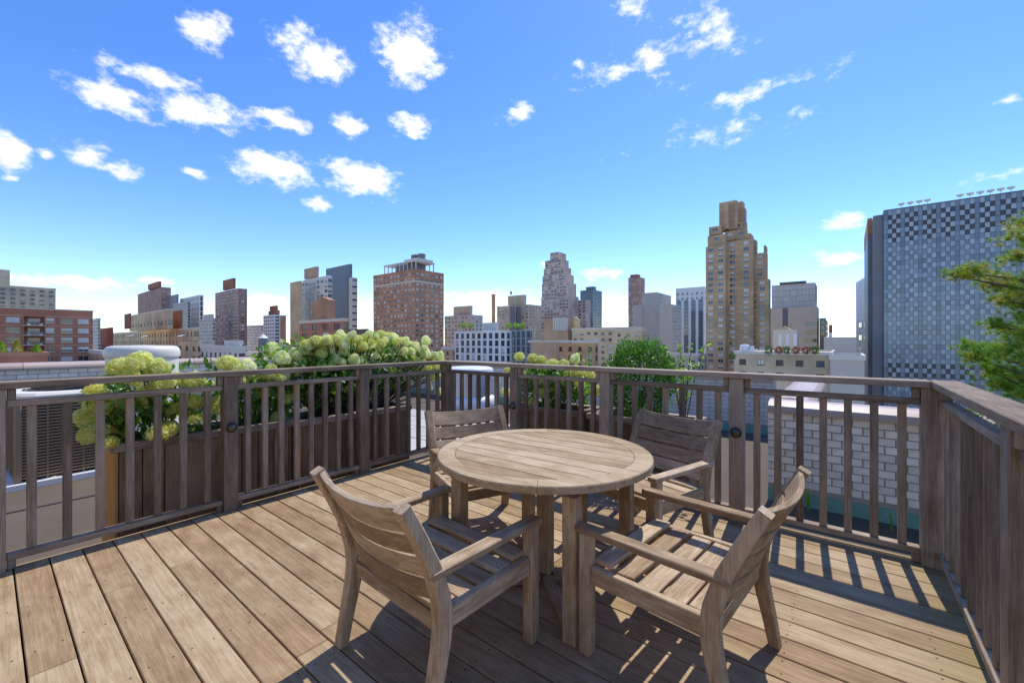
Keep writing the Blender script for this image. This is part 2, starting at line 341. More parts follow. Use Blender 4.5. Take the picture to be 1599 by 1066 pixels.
for nm, z0, z1, f0, f1 in (('mid_rail', .942, .980, -.022, .026), ('bottom_rail', .056, .094, -.03, .034)):   # first bay from the shared corner post
    piece(nm, -3.745, -2.77, 3.49 - f1, 3.49 - f0, z0, z1, M['railX'], br)
rr = thing('railing', 'wooden railing with closely seen slats along the right edge of the deck', 'railing', (0, 0, 0), 0, 'deck railings')
rp = [-2.1, -.7, .7, 2.09]
rail_run(rr, 'Y', .46, rp, (), slat_fill(rp + [3.49], [9, 9, 9, 9]), -1, (-2.2, 3.556))
for nm, z0, z1, f0, f1 in (('mid_rail', .942, .980, -.022, .026), ('bottom_rail', .056, .094, -.03, .034)):
    piece(nm, .46 - f1, .46 - f0, 2.14, 3.44, z0, z1, M['railY'], rr)
for s in (2.142, 3.402): piece('block', .42, .48, s, s + .035, .982, 1.045, M['railZ'], rr)

# ---------------------------------------------------------------- unseen penthouse, added behind the camera to bounce sunlight onto shaded furniture
bounce_house = thing('penthouse', 'unseen cream brick penthouse with a glazed door, added behind the camera to bounce sunlight', 'building', (-1.7, -2.3, ZR))
mb = MB(); mb.box(-6.3, -1.0, -5, 0, 0, 3.3); mb.box(.9, 5.2, -5, 0, 0, 3.3); mb.box(-1.0, .9, -5, 0, 2.55, 3.3); mb.box(-1.0, .9, -5, -.25, 0, 2.55)
link('wall', mb.mesh('wall', brickmat('bounce_wall_brick', (.66, .55, .40), (.72, .60, .45), (.5, .45, .38)), fix=False), bounce_house)
piece('coping', -6.4, 5.3, -.25, .06, 3.302, 3.40, M['coping'], bounce_house)
for x0, x1 in ((-.97, -.06), (-.04, .87)):
    d_ = piece('door', x0, x1, -.2, -.15, .33, 2.54, M['railZ'], bounce_house); link('pane', bbox(x1 - x0 - .2, .012, 1.9, glass('door_glass', (.03, .04, .045)), 0), d_, (0, .03, .05)); link('handle', bbox(.025, .04, .14, M['knob'], .003), d_, ((.39 if x0 < -.5 else -.39), .04, -.05))

# ---------------------------------------------------------------- round table
TC = (-1.305, 1.92); TR = .578; TH = .718
tb = thing('round_table', 'round weathered teak table with slatted top in the middle of the deck', 'table', (*TC, 0), math.radians(3))
def disc_strip(y0, y1, rad, z0, z1):
    mb = MB(); n = 14
    ys = [y0 + (y1 - y0) * i / n for i in range(n + 1)]
    R_ = [(math.sqrt(max(0, rad * rad - t * t)), t) for t in ys]; ring = [(x, t) for x, t in R_] + [(-x, t) for x, t in reversed(R_)]
    k = len(ring); mb.v = [(x, t, z0) for x, t in ring] + [(x, t, z1) for x, t in ring]
    mb.f = [tuple(range(k, 2 * k)), tuple(reversed(range(k)))] + [(i, (i + 1) % k, k + (i + 1) % k, k + i) for i in range(k)]; mb.m = [0] * len(mb.f)
    return mb
ri = TR - .092; nb = 9; wb = 2 * ri / nb
for i in range(nb):
    a = -ri + i * wb; link('top_slat', disc_strip(a + .0035, a + wb - .0035, ri - .003, TH - .026, TH - .001).mesh('top_slat', M['topX']), tb)
for q in range(4):
    mb = MB(); n = 14; a0, a1 = q * math.pi / 2 + .5, (q + 1) * math.pi / 2 + .5 - .004
    prof = ((ri, TH - .034), (ri, TH), (TR - .004, TH), (TR, TH - .005), (TR, TH - .034))
    path = [((0, 0, 0), (math.cos(a0 + (a1 - a0) * i / n), math.sin(a0 + (a1 - a0) * i / n), 0), (0, 0, 1)) for i in range(n + 1)]
    mb.sweep(prof, path); link('rim', mb.mesh('rim', M['topX']), tb)
mb = MB(); mb.lathe([(.0001, .003), (.022, .003), (.026, .0), (.026, -.004)], 20, (0, 0, TH)); link('umbrella_hole_cap', mb.mesh('cap', M['topX']), tb)
for sx in (-1, 1):
    for sy in (-1, 1): piece('leg', .01 + sx * .335 - .034, .01 + sx * .335 + .034, .01 + sy * .335 - .034, .01 + sy * .335 + .034, 0, TH - .075, M['teakZ'], tb)
piece('centre_post', .01 - .034, .01 + .034, .01 - .034, .01 + .034, .052, TH - .075, M['teakZ'], tb)
for sg in (1, -1):
    for hx in (-1, 1):
        o = link('stretcher', bbox(.405, .06, .05, M['teakX'], .004), tb, (.01 + hx * .168, .01 + hx * sg * .168, .0265), (0, 0, math.radians(45 * sg)))
    o = link('apron', bbox(.86, .05, .04, M['teakX'], .004), tb, (.01, .01, TH - .055 - (.0 if sg > 0 else .0415)), (0, 0, math.radians(45 * sg)))

# ---------------------------------------------------------------- armchairs
def make_chair():
    t = thing('armchair', 'x', 'armchair')
    A = .302
    def spost(s):                                                   # bent rear leg that runs up into the back post
        prof = [(-.285, 0, .044), (-.262, .12, .048), (-.232, .26, .058), (-.222, .34, .064), (-.232, .42, .060), (-.268, .54, .052), (-.330, .67, .047), (-.392, .785, .044)]
        mb = MB(); path = []
        for i, (yy, z, w) in enumerate(prof):
            a = prof[max(0, i - 1)]; b = prof[min(len(prof) - 1, i + 1)]; d = Vector((0, b[0] - a[0], b[1] - a[1])).normalized(); nrm = Vector((0, d.z, -d.y))
            path.append((Vector((s * A, yy, z)), Vector((1, 0, 0)), nrm * (w / .05)))
        c = .005; h = .026; g = .025
        mb.sweep([(-h + c, -g), (h - c, -g), (h, -g + c), (h, g - c), (h - c, g), (-h + c, g), (-h, g - c), (-h, -g + c)], path)
        me = mb.mesh('rear_leg', M['teakZ'])
        for v in me.vertices:
            if v.co.z < .03: v.co.z = max(v.co.z, 0)
        zmin = min(v.co.z for v in me.vertices)
        return link('rear_leg', me, t, (0, 0, -zmin))
    for s in (-1, 1):
        spost(s)
        piece('front_leg', s * A - .026, s * A + .026, .252, .304, 0, .508, M['teakZ'], t)
        o = link('armrest', bbox(.062, .615, .028, M['teakY'], .004), t, (s * A, .018, .5225))
        piece('side_rail', s * A - .016, s * A + .016, -.195, .251, .305, .378, M['teakY'], t)
    piece('front_rail', -A + .027, A - .027, .262, .292, .315, .383, M['teakX'], t)
    piece('rear_rail', -A + .027, A - .027, -.232, -.204, .285, .350, M['teakX'], t)
    ys = [.258, .158, .058, -.042, -.142]
    for i, yy in enumerate(ys):                                     # seat slats, gently dished
        z = .3935 - .022 * math.sin(math.pi * (i + .2) / 5) - .004 * i
        link('seat_slat', bbox(2 * A - .034, .086, .02, M['teakX'], .003), t, (0, yy - .043, z), (math.radians((-3, -3, 0, 2.5, 3)[i]), 0, 0))
    bz = [(.405, .485), (.497, .577), (.589, .669), (.681, .778)]
    def py(z):
        pr = [(.34, -.222), (.42, -.232), (.54, -.268), (.67, -.330), (.785, -.392)]
        for (z0, y0), (z1, y1) in zip(pr, pr[1:]):
            if z <= z1: return y0 + (y1 - y0) * (z - z0) / (z1 - z0)
        return pr[-1][1]
    for z0, z1 in bz:                                               # back slats bow backwards
        mb = MB(); path = []; n = 10
        p0 = Vector((0, py(z0), z0)); p1 = Vector((0, py(z1), z1)); up = (p1 - p0); wd = up.normalized(); nn = Vector((0, wd.z, -wd.y))
        for i in range(n + 1):
            x = (-1 + 2 * i / n); bow = -.040 * (1 - x * x)
            path.append((p0 + up / 2 + Vector((x * (A - .026), 0, 0)) + nn * (bow + .004), wd, nn))
        hh = up.length / 2; c = .003; g = .0105
        mb.sweep([(-hh + c, -g), (hh - c, -g), (hh, -g + c), (hh, g - c), (hh - c, g), (-hh + c, g), (-hh, g - c), (-hh, -g + c)], path)
        link('back_slat', mb.mesh('back_slat', M['teakX']), t)
    return t
def copy_tree(o, parent=None):
    c = o.copy(); COL.objects.link(c); c.parent = parent
    for ch in list(o.children): copy_tree(ch, c)
    return c
chair = make_chair()
for i, (x, y, a, lb) in enumerate((
        (-1.402, 1.237, -2.3, 'weathered teak armchair nearest the camera with its curved slatted back turned to us'),
        (-.552, 1.867, 84.2, 'weathered teak armchair seen side-on at the right of the table near the right railing'),
        (-1.069, 2.78, 163.6, 'weathered teak armchair behind the table at right, its back against the back railing'),
        (-2.02, 2.23, -113.6, 'weathered teak armchair behind the table at left, mostly hidden by the table top'))):
    c = chair if i == 0 else copy_tree(chair)
    c.location = (x, y, 0); c.rotation_euler = (0, 0, math.radians(a)); tag(c, lb, 'armchair', 'armchairs around the round table')

# ---------------------------------------------------------------- parapets of white glazed brick
def parapet(label, ax, fixed, a0, a1, ztop, side, bl, bh, thick=.3, obj_range=None, obj_rows=99, cut_coping=1.2, flash=True):
    """ax axis it follows, side: direction in which the seen face looks"""
    t = thing('parapet_wall', label, 'wall', (0, 0, 0), 0, 'parapet walls of the roof')
    f_in = fixed - side * .012
    def pc(name, u0, u1, f0, f1, z0, z1, mat, b=.003):
        f0, f1 = sorted((f0, f1))
        return piece(name, u0, u1, f0, f1, z0, z1, mat, t, b) if ax == 'X' else piece(name, f0, f1, u0, u1, z0, z1, mat, t, b)
    pc('wall_core', a0, a1, f_in, f_in - side * thick, ZR, ztop, M['mortar'], 0)
    rows = int((ztop - ZR - .12) / bh); stuff = MB()
    for j in range(rows):
        z1 = ztop - .004 - j * bh; z0 = z1 - bh + .009
        u = a0 + (0 if j % 2 else -bl / 2)
        while u < a1 - .02:
            u0, u1 = max(u, a0), min(u + bl - .009, a1)
            if u1 - u0 > .03:
                if (obj_range is None or (obj_range[0] < u < obj_range[1])) and j < obj_rows: pc('brick', u0, u1, fixed, fixed - side * .05, z0, z1, M['wbrick'])
                else:
                    f0, f1 = sorted((fixed, fixed - side * .05))
                    stuff.box(*((u0, u1, f0, f1) if ax == 'X' else (f0, f1, u0, u1)), z0, z1)
            u += bl
    if stuff.v: tag(link('brickwork', stuff.mesh('brickwork', M['wbrick'], fix=False), t), kind='stuff')
    u = a0
    while u < a1 - .05:                                              # rounded terracotta coping in lengths
        u1 = min(u + cut_coping, a1); mb = MB(); w = thick / 2 + .055; cz = ztop + .002; cf = f_in - side * thick / 2
        ring = [(-w, 0), (-w, .035)] + [(-w * math.cos(q * math.pi / 8), .035 + .085 * math.sin(q * math.pi / 8)) for q in range(1, 8)] + [(w, .035), (w, 0)]
        if ax == 'X': path = [((u + .003, cf, cz), (0, 1, 0), (0, 0, 1)), ((u1 - .003, cf, cz), (0, 1, 0), (0, 0, 1))]
        else: path = [((cf, u + .003, cz), (1, 0, 0), (0, 0, 1)), ((cf, u1 - .003, cz), (1, 0, 0), (0, 0, 1))]
        mb.sweep(ring, path); link('coping', mb.mesh('coping', M['coping']), t); u = u1
    if flash: pc('flashing', a0, a1, fixed + side * .006, fixed + side * .001, ZR + .002, ZR + .13, M['copper'], 0)
    return t
parapet('low white glazed brick parapet with brown coping and green flashing just behind the back railing at right', 'X', 5.0, -.62, 3.2, .60, -1, .150, .0725)
parapet('white brick parapet running away from the corner behind the back railing', 'Y', -.62 - .0, 5.32, 8.4, .60, -1, .22, .075, obj_range=(99, 100))
parapet('far white brick parapet seen through the slats of the back railing', 'X', 8.4, -11, -.95, .62, -1, .22, .075, obj_range=(99, 100))
parapet('white brick parapet with brown coping at far left behind the air conditioner', 'Y', -11.0, -8, 8.05, .83, 1, .245, .079, obj_range=(-.8, 4.6), obj_rows=8)

# ---------------------------------------------------------------- roof equipment
ac = thing('air_conditioner', 'tan louvred air conditioner with cream top on the roof beyond the left railing', 'air conditioner', (-7.55, .62, ZR), math.radians(4))
piece('pad', -.52, .52, -.52, .52, 0, .07, M['whitemetal'], ac)
piece('coil', -.40, .40, -.40, .40, .07, .93, M['acdark'], ac, 0)
mb = MB()
for s in range(24):
    z = .10 + s * .0348
    for (x0, x1, y0, y1) in ((-.44, .44, -.44, -.425), (-.44, .44, .425, .44), (-.44, -.425, -.424, .424), (.425, .44, -.424, .424)): mb.box(x0, x1, y0, y1, z, z + .019)
for k in range(6):
    p = -.36 + k * .144
    for (x0, x1, y0, y1) in ((p, p + .012, -.446, -.441), (p, p + .012, .441, .446), (-.446, -.441, p, p + .012), (.441, .446, p, p + .012)): mb.box(x0, x1, y0, y1, .08, .94)
link('louvre_grille', mb.mesh('louvre_grille', M['acmetal'], fix=False), ac)
for sx in (-1, 1):
    for sy in (-1, 1): piece('corner_post', sx * .432 - .028, sx * .432 + .028, sy * .432 - .028, sy * .432 + .028, .07, .955, M['acmetal'], ac, .012)
mb = MB(); sq = []
for i in range(32):
    a = 2 * math.pi * i / 32; c, s = math.cos(a), math.sin(a); kx = .475 / max(abs(c), abs(s)); rr_ = min(kx, .56); sq.append((rr_ * c, rr_ * s, c, s))
n = 32; mb.v = [(x, y_, .955) for x, y_, c, s in sq] + [(x, y_, 1.01) for x, y_, c, s in sq] + [(.95 * x, .95 * y_, 1.04) for x, y_, c, s in sq] + [(.37 * c, .37 * s, 1.045) for x, y_, c, s in sq] + [(.36 * c, .36 * s, .99) for x, y_, c, s in sq]
for j in range(4):
    for i in range(n): mb.f.append((j * n + i, j * n + (i + 1) % n, (j + 1) * n + (i + 1) % n, (j + 1) * n + i)); mb.m.append(0)
link('top_cover', mb.mesh('top_cover', M['cream']), ac)
mb = MB()
for q in range(7): mb.lathe([(.05 + q * .05, 1.045), (.056 + q * .05, 1.045), (.056 + q * .05, 1.05), (.05 + q * .05, 1.05), (.05 + q * .05, 1.045)], 28)
for q in range(8):
    a = q * math.pi / 8; mb.tube([(-.36 * math.cos(a), -.36 * math.sin(a), 1.052), (.36 * math.cos(a), .36 * math.sin(a), 1.052)], .004, .004, 5)
link('fan_grille', mb.mesh('fan_grille', M['acdark'], fix=False), ac)
d = ray(224); t_ = 6.9; tk = thing('roof_tank', 'cream cylindrical roof tank with rounded lid behind the left hydrangeas', 'tank', (d.x * t_, d.y * t_, ZR)); tk.scale = (.76, .76, 1)
mb = MB(); mb.lathe([(.60, 0), (.60, 1.36)], 48); link('drum', mb.mesh('drum', M['cream'], True), tk)
mb = MB(); mb.lathe([(.60, 1.355), (.625, 1.36), (.63, 1.375), (.63, 1.45), (.615, 1.50), (.575, 1.535), (.50, 1.55), (.0, 1.56)], 48); link('lid', mb.mesh('lid', M['cream'], True), tk)
d = ray(734); t_ = 9.9; tk = thing('roof_ventilator', 'white round roof ventilator with flared steel base seen past the far railing corner', 'ventilator', (d.x * t_, d.y * t_, ZR))
mb = MB(); mb.lathe([(.60, 0), (.60, .06), (.62, .10), (.62, .26), (.58, .33), (.50, .36)], 48); link('base_ring', mb.mesh('base_ring', M['whitemetal'], True), tk)
mb = MB(); mb.lathe([(.49, .35), (.49, .88)], 48); link('drum', mb.mesh('drum', M['steel'], True), tk)
mb = MB(); mb.lathe([(.49, .875), (.54, .88), (.545, .90), (.545, .97), (.52, 1.0), (.45, 1.02), (0, 1.03)], 48); link('lid', mb.mesh('lid', M['whitemetal'], True), tk)

# ---------------------------------------------------------------- planters and plants
def planter(label, x0, x1, y0, y1, zt, fresh=''):
    t = thing('planter', label, 'planter', ((x0 + x1) / 2, (y0 + y1) / 2, ZR), 0, 'wooden planters round the deck')
    w, d_, h = (x1 - x0) / 2, (y1 - y0) / 2, zt - ZR
    def side(L_, f, ax, sg):
        n = max(2, round(2 * L_ / .125)); s = 2 * L_ / n
        for i in range(n):
            a, b = -L_ + i * s + .003, -L_ + (i + 1) * s - .003; mt = M['cedar'] if (ax + ('+' if sg > 0 else '-')) in fresh else M['planter']
            g0, g1 = sorted((sg * f, sg * (f - .022)))
            if ax == 'Y': piece('board', a, b, g0, g1, .02, h - .06, mt, t, .003)
            else: piece('board', g0, g1, a, b, .02, h - .06, mt, t, .003)
    for sg in (-1, 1): side(w, d_, 'Y', sg); side(d_ - .024, w, 'X', sg)
    for sg in (-1, 1):
        g0, g1 = sorted((sg * (d_ + .02), sg * (d_ - .055))); piece('rim', -w - .02, w + .02, g0, g1, h - .058, h, M['railX'], t)
        g0, g1 = sorted((sg * (w + .02), sg * (w - .055))); piece('rim', g0, g1, -d_ + .057, d_ - .057, h - .058, h, M['railY'], t)
    piece('soil', -w + .06, w - .06, -d_ + .06, d_ - .06, h - .2, h - .07, M['soil'], t, 0)
    return t
planter('long wooden planter beyond the left railing with an orange cedar end, nearest the camera', -4.50, -4.00, .56, 1.76, .60, 'Y-')
planter('long wooden planter beyond the left railing under the big pale hydrangea hedge', -4.50, -4.00, 1.83, 3.10, .58, 'Y-')
planter('wooden planter of lime hydrangeas beyond the back railing', -3.02, -2.12, 3.78, 4.24, .60)
planter('wooden planter holding the round boxwood beyond the back railing', -2.02, -1.05, 3.78, 4.26, .60)

def leaf(mb, p, d, up, L_, w, mi=0):
    d = d.normalized(); s = d.cross(up)
    if s.length < 1e-3: s = d.orthogonal()
    s.normalize(); nn = s.cross(d); a = p; b = p + d * L_ * .5 + s * w - nn * L_ * .03; c = p + d * L_ - nn * L_ * .14; e = p + d * L_ * .5 - s * w - nn * L_ * .03
    n = len(mb.v); mb.v += [tuple(a), tuple(b), tuple(c), tuple(e)]; mb.f += [(n, n + 1, n + 2), (n, n + 2, n + 3)]; mb.m += [mi, mi]
def rv(r): 
    while True:
        v = Vector((r.uniform(-1, 1), r.uniform(-1, 1), r.uniform(-1, 1)))
        if .05 < v.length < 1: return v.normalized()
def head_mesh(seed, rx, rz, mats, cone=0):
    r = random.Random(seed); mb = MB(); n = 240
    for i in range(n):
        zz = 1 - 1.75 * (i + .5) / n; a = i * 2.39996; q = math.sqrt(max(0, 1 - zz * zz)); v = Vector((q * math.cos(a), q * math.sin(a), zz))
        k = 1 + .09 * math.sin(5 * a + seed) * q + r.uniform(-.08, .06); tp = 1 - cone * max(0, zz) * .5
        p = Vector((v.x * rx * k * tp, v.y * rx * k * tp, v.z * rz * k)); nrm = (v + rv(r) * .45).normalized(); a1 = nrm.orthogonal().normalized(); b1 = nrm.cross(a1)
        s = r.uniform(.0105, .0165) * (rx / .075) ** .4; mi = 0 if r.random() < .8 else 1; th = r.uniform(0, 1.6)
        a1, b1 = a1 * math.cos(th) + b1 * math.sin(th), b1 * math.cos(th) - a1 * math.sin(th)
        c0 = len(mb.v); mb.v += [tuple(p)]
        for q4 in range(4):
            u, w = ((1, 0), (0, 1), (-1, 0), (0, -1))[q4]; u2, w2 = ((1, 1), (-1, 1), (-1, -1), (1, -1))[q4]
            mb.v += [tuple(p + (a1 * u + b1 * w) * s * .45 + nrm * .002), tuple(p + (a1 * u2 + b1 * w2) * s * .8 + nrm * .005)]
        for q4 in range(4): mb.f.append((c0, c0 + 1 + 2 * q4, c0 + 2 + 2 * q4, c0 + 1 + 2 * ((q4 + 1) % 4))); mb.m.append(mi)
    core = MB(); core.lathe([(.001, -.72 * rz), (.6 * rx, -.5 * rz), (.84 * rx, 0), (.6 * rx * (1 - cone * .3), .58 * rz), (.001, .86 * rz)], 10)
    o = len(mb.v); mb.v += core.v; mb.f += [tuple(o + i for i in f) for f in core.f]; mb.m += [1] * len(core.f)
    return mb.mesh('flower_head', mats, fix=False)
HEADS = {'lime': [head_mesh(s, .078, .066, [M['lime'], M['gold']]) for s in (1, 2, 3)],
         'gold': [head_mesh(s, .074, .06, [M['gold'], M['lime']]) for s in (4, 5)],
         'cream': [head_mesh(s, .062, .07, [M['cream_petal'], M['lime']], .6) for s in (6, 7, 8)]}
def bush(label, base, centre, rad, heads, nleaf, leafL, seed, mat='leaf', group='hydrangeas in planters', name='hydrangea_bush'):
    """heads: list of (kind, x, y, z, scale) in world space"""
    r = random.Random(seed); B0 = Vector(base); t = thing(name, label, 'hydrangea', base, 0, group); C = Vector(centre) - B0; R_ = Vector(rad)
    mb = MB(); n = 0
    lobes = [(C + Vector((rv(r).x * R_.x * .5, rv(r).y * R_.y * .55, r.uniform(-.3, .35) * R_.z)), r.uniform(.45, .7)) for _ in range(9)] + [(C, .8)]
    while n < nleaf:
        c, s = r.choice(lobes); v = rv(r); k = r.uniform(.55, 1.0) ** .5
        p = c + Vector((v.x * R_.x, v.y * R_.y, v.z * R_.z)) * s * k
        if p.z < .02: continue
        leaf(mb, p, (v + Vector((0, 0, -.25)) + rv(r) * .7), (v + rv(r) * .6).normalized(), leafL * r.uniform(.6, 1.2), leafL * r.uniform(.24, .36), 0 if r.random() < .72 else 1); n += 1
    tag(link('foliage', mb.mesh('foliage', [M[mat], M['leaflight']], fix=False), t), kind='stuff')
    sm = MB()
    for h in heads:
        p = Vector(h[1:4]) - B0; b0 = Vector((C.x + (p.x - C.x) * .35, C.y + (p.y - C.y) * .35, .0)); sm.tube([b0, b0.lerp(p, .6) + Vector((0, 0, .04)), p], .007, .004, 5)
    for _ in range(8):
        v = rv(r); sm.tube([(C.x + v.x * .08, C.y + v.y * .1, 0), (C.x + v.x * R_.x * .5, C.y + v.y * R_.y * .5, C.z)], .009, .005, 5)
    link('stem', sm.mesh('stem', M['bark'], fix=False), t)
    for kind, x, y_, z, s in heads:
        o = link('flower_head', r.choice(HEADS[kind]), t, Vector((x, y_, z)) - B0, (r.uniform(-.5, .5), r.uniform(-.5, .5), r.uniform(0, 6))); s *= .88; o.scale = (s, s, s * r.uniform(.9, 1.1))
    return t
def at_x(px, py, X): d = ray(px, py); return Vector((0, 0, CAMH)) + d * (X / d.x)
def at_y(px, py, Y): d = ray(px, py); return Vector((0, 0, CAMH)) + d * (Y / d.y)
def hp(lst, fn, plane, jit, seed):
    r = random.Random(seed); out = []
    for kind, px, py, s in lst:
        p = fn(px, py, plane + r.uniform(-jit, jit)); out.append((kind, p.x, p.y, p.z, s))
    return out
hA = [('lime', 186, 575, 1.1), ('lime', 216, 566, 1.25), ('lime', 245, 574, 1.1), ('lime', 203, 590, 1.1), ('lime', 155, 632, 1.2), ('lime', 142, 652, 1.2), ('lime', 146, 676, 1.15), ('gold', 152, 612, 1.0), ('lime', 176, 652, 1.0), ('gold', 186, 668, .9),
      ('lime', 255, 598, 1.1), ('gold', 276, 592, 1.05), ('lime', 302, 594, 1.05), ('lime', 215, 632, 1.1), ('gold', 268, 640, 1.1), ('gold', 300, 628, 1.1), ('lime', 300, 652, 1.0), ('lime', 246, 678, 1.05), ('lime', 264, 668, .95), ('lime', 322, 604, .9), ('lime', 190, 625, 1.1), ('lime', 232, 612, 1.0), ('gold', 170, 690, .8)]
bush('lime green mophead hydrangea spilling over the planter end nearest the camera', (-4.25, .95, .5), (-4.25, .92, .82), (.30, .50, .34), hp(hA, at_x, -4.12, .14, 1), 700, .085, 21)
hB = [('lime', 338, 632, 1.15), ('lime', 356, 568, 1.2), ('lime', 392, 640, 1.1), ('lime', 402, 590, 1.0), ('cream', 385, 575, 1.3), ('lime', 425, 585, 1.1), ('lime', 434, 652, 1.0), ('lime', 372, 600, 1.0), ('cream', 440, 560, 1.3), ('lime', 412, 612, 1.0), ('lime', 447, 622, .95)]
bush('lime hydrangea behind the railing post with the round bolt', (-4.25, 1.5, .5), (-4.27, 1.5, .83), (.28, .40, .33), hp(hB, at_x, -4.14, .12, 2), 650, .08, 22)
r5 = random.Random(5); hC = []
for i in range(210):
    px = r5.uniform(420, 692); top = 520 + 46 * abs((px - 565) / 130) ** 2.2; hC.append(('cream' if r5.random() < .5 else 'lime', px, min(top + abs(r5.gauss(0, 24)), 645), r5.uniform(.55, .95)))
hC += [('cream', 499, 548, 1.1), ('cream', 515, 548, 1.1), ('cream', 551, 548, 1.1), ('cream', 650, 556, 1.15), ('cream', 662, 548, 1.2), ('cream', 686, 556, 1.1), ('cream', 425, 547, 1.3), ('cream', 552, 562, 1.1), ('cream', 538, 566, 1.1), ('cream', 665, 532, 1.1)]
bush('big hydrangea hedge with pale cream panicles above the left railing', (-4.35, 2.45, .5), (-4.45, 2.5, .98), (.42, .95, .48), hp(hC, at_x, -4.28, .22, 3), 3000, .075, 23)
hD = [('lime', 811, 557, .8), ('lime', 832, 560, .9), ('lime', 845, 563, .85), ('lime', 862, 568, .9), ('lime', 880, 570, .9), ('lime', 900, 580, 1.0), ('lime', 918, 584, 1.05), ('lime', 795, 580, .9), ('lime', 790, 612, .9), ('lime', 850, 597, .9), ('lime', 866, 606, .95), ('lime', 832, 627, 1.05), ('lime', 848, 612, .9), ('lime', 905, 600, .9), ('lime', 822, 585, .8), ('lime', 930, 610, .9), ('lime', 888, 592, .9), ('cream', 898, 560, .9)]
bush('lime hydrangeas in the planter behind the middle of the back railing', (-2.6, 4.0, .5), (-2.62, 4.02, .82), (.48, .26, .30), hp(hD, at_y, 3.92, .12, 4), 1100, .075, 24)

def clipped(label, base, centre, rad, n, L_, seed):
    r = random.Random(seed); B0 = Vector(base); t = thing('boxwood', label, 'shrub', base); C = Vector(centre) - B0
    mb = MB()
    for i in range(n):
        v = rv(r); k = r.uniform(.68, 1.02) + .08 * math.sin(7 * v.x + 5 * v.z) + .06 * math.sin(11 * v.y + 3) + (.12 if r.random() < .03 else 0)
        p = C + Vector((v.x * rad[0], v.y * rad[1], v.z * rad[2])) * k
        leaf(mb, p, (v + rv(r) * .9 + Vector((0, 0, .3))), rv(r), L_ * r.uniform(.7, 1.2), L_ * .33)
    tag(link('foliage', mb.mesh('foliage', M['box'], fix=False), t), kind='stuff')
    mb = MB()
    for i in range(14):
        v = rv(r); mb.tube([(0, 0, 0), (v.x * .08, v.y * .08, C.z * .6), C + Vector((v.x * rad[0], v.y * rad[1], v.z * rad[2])) * .8], .012, .004, 5)
    link('trunk', mb.mesh('trunk', M['bark'], fix=False), t); return t
clipped('dense round green boxwood in the planter behind the back railing', (-1.6, 4.0, .5), (-1.6, 4.02, .93), (.33, .30, .41), 9500, .028, 31)
def sprig(label, base, h, n, spread, seed, L_=.06, mat='leaflight'):
    r = random.Random(seed); t = thing('leafy_shrub', label, 'shrub', base); mb = MB(); sm = MB()
    for i in range(n):
        a = r.uniform(0, 6.3); tip = Vector((math.cos(a) * spread * r.uniform(.2, 1), math.sin(a) * spread * r.uniform(.2, 1), h * r.uniform(.6, 1))); mid = tip * .5 + Vector((0, 0, h * .12)); sm.tube([(0, 0, 0), mid, tip], .006, .002, 5)
        for k in range(16):
            q = r.uniform(.3, 1); p = (mid * (2 * q) if q < .5 else mid.lerp(tip, 2 * q - 1)); v = rv(r); leaf(mb, p, v + Vector((0, 0, .3)), rv(r), L_ * r.uniform(.6, 1.2), L_ * .28)
    tag(link('foliage', mb.mesh('foliage', M[mat], fix=False), t), kind='stuff'); link('stem', sm.mesh('stem', M['bark'], fix=False), t)
sprig('loose light green sprigs growing right of the boxwood', (-1.17, 4.05, .5), .85, 9, .22, 41)
sprig('small airy light green shrub beyond the lime hydrangeas', (-3.6, 6.6, ZR), 1.5, 16, .38, 42, .08)
for i, (px, py) in enumerate(((1262, 800), (1393, 828))):
    p = at_y(px, py, 4.8); t = thing('green_shoot', ('bright green shoot by the parapet foot, left of two' , 'bright green shoot by the parapet foot, right of two')[i], 'plant', (p.x, 4.8, ZR)); mb = MB(); r = random.Random(i)
    for k in range(6): leaf(mb, Vector((r.uniform(-.01, .01), r.uniform(-.01, .01), 0)), Vector((r.uniform(-.16, .16), r.uniform(-.16, .16), 1)), Vector((1, .2, 0)), .26 - .09 * i, .014)
    link('blade', mb.mesh('blade', M['leaflight'], fix=False), t)

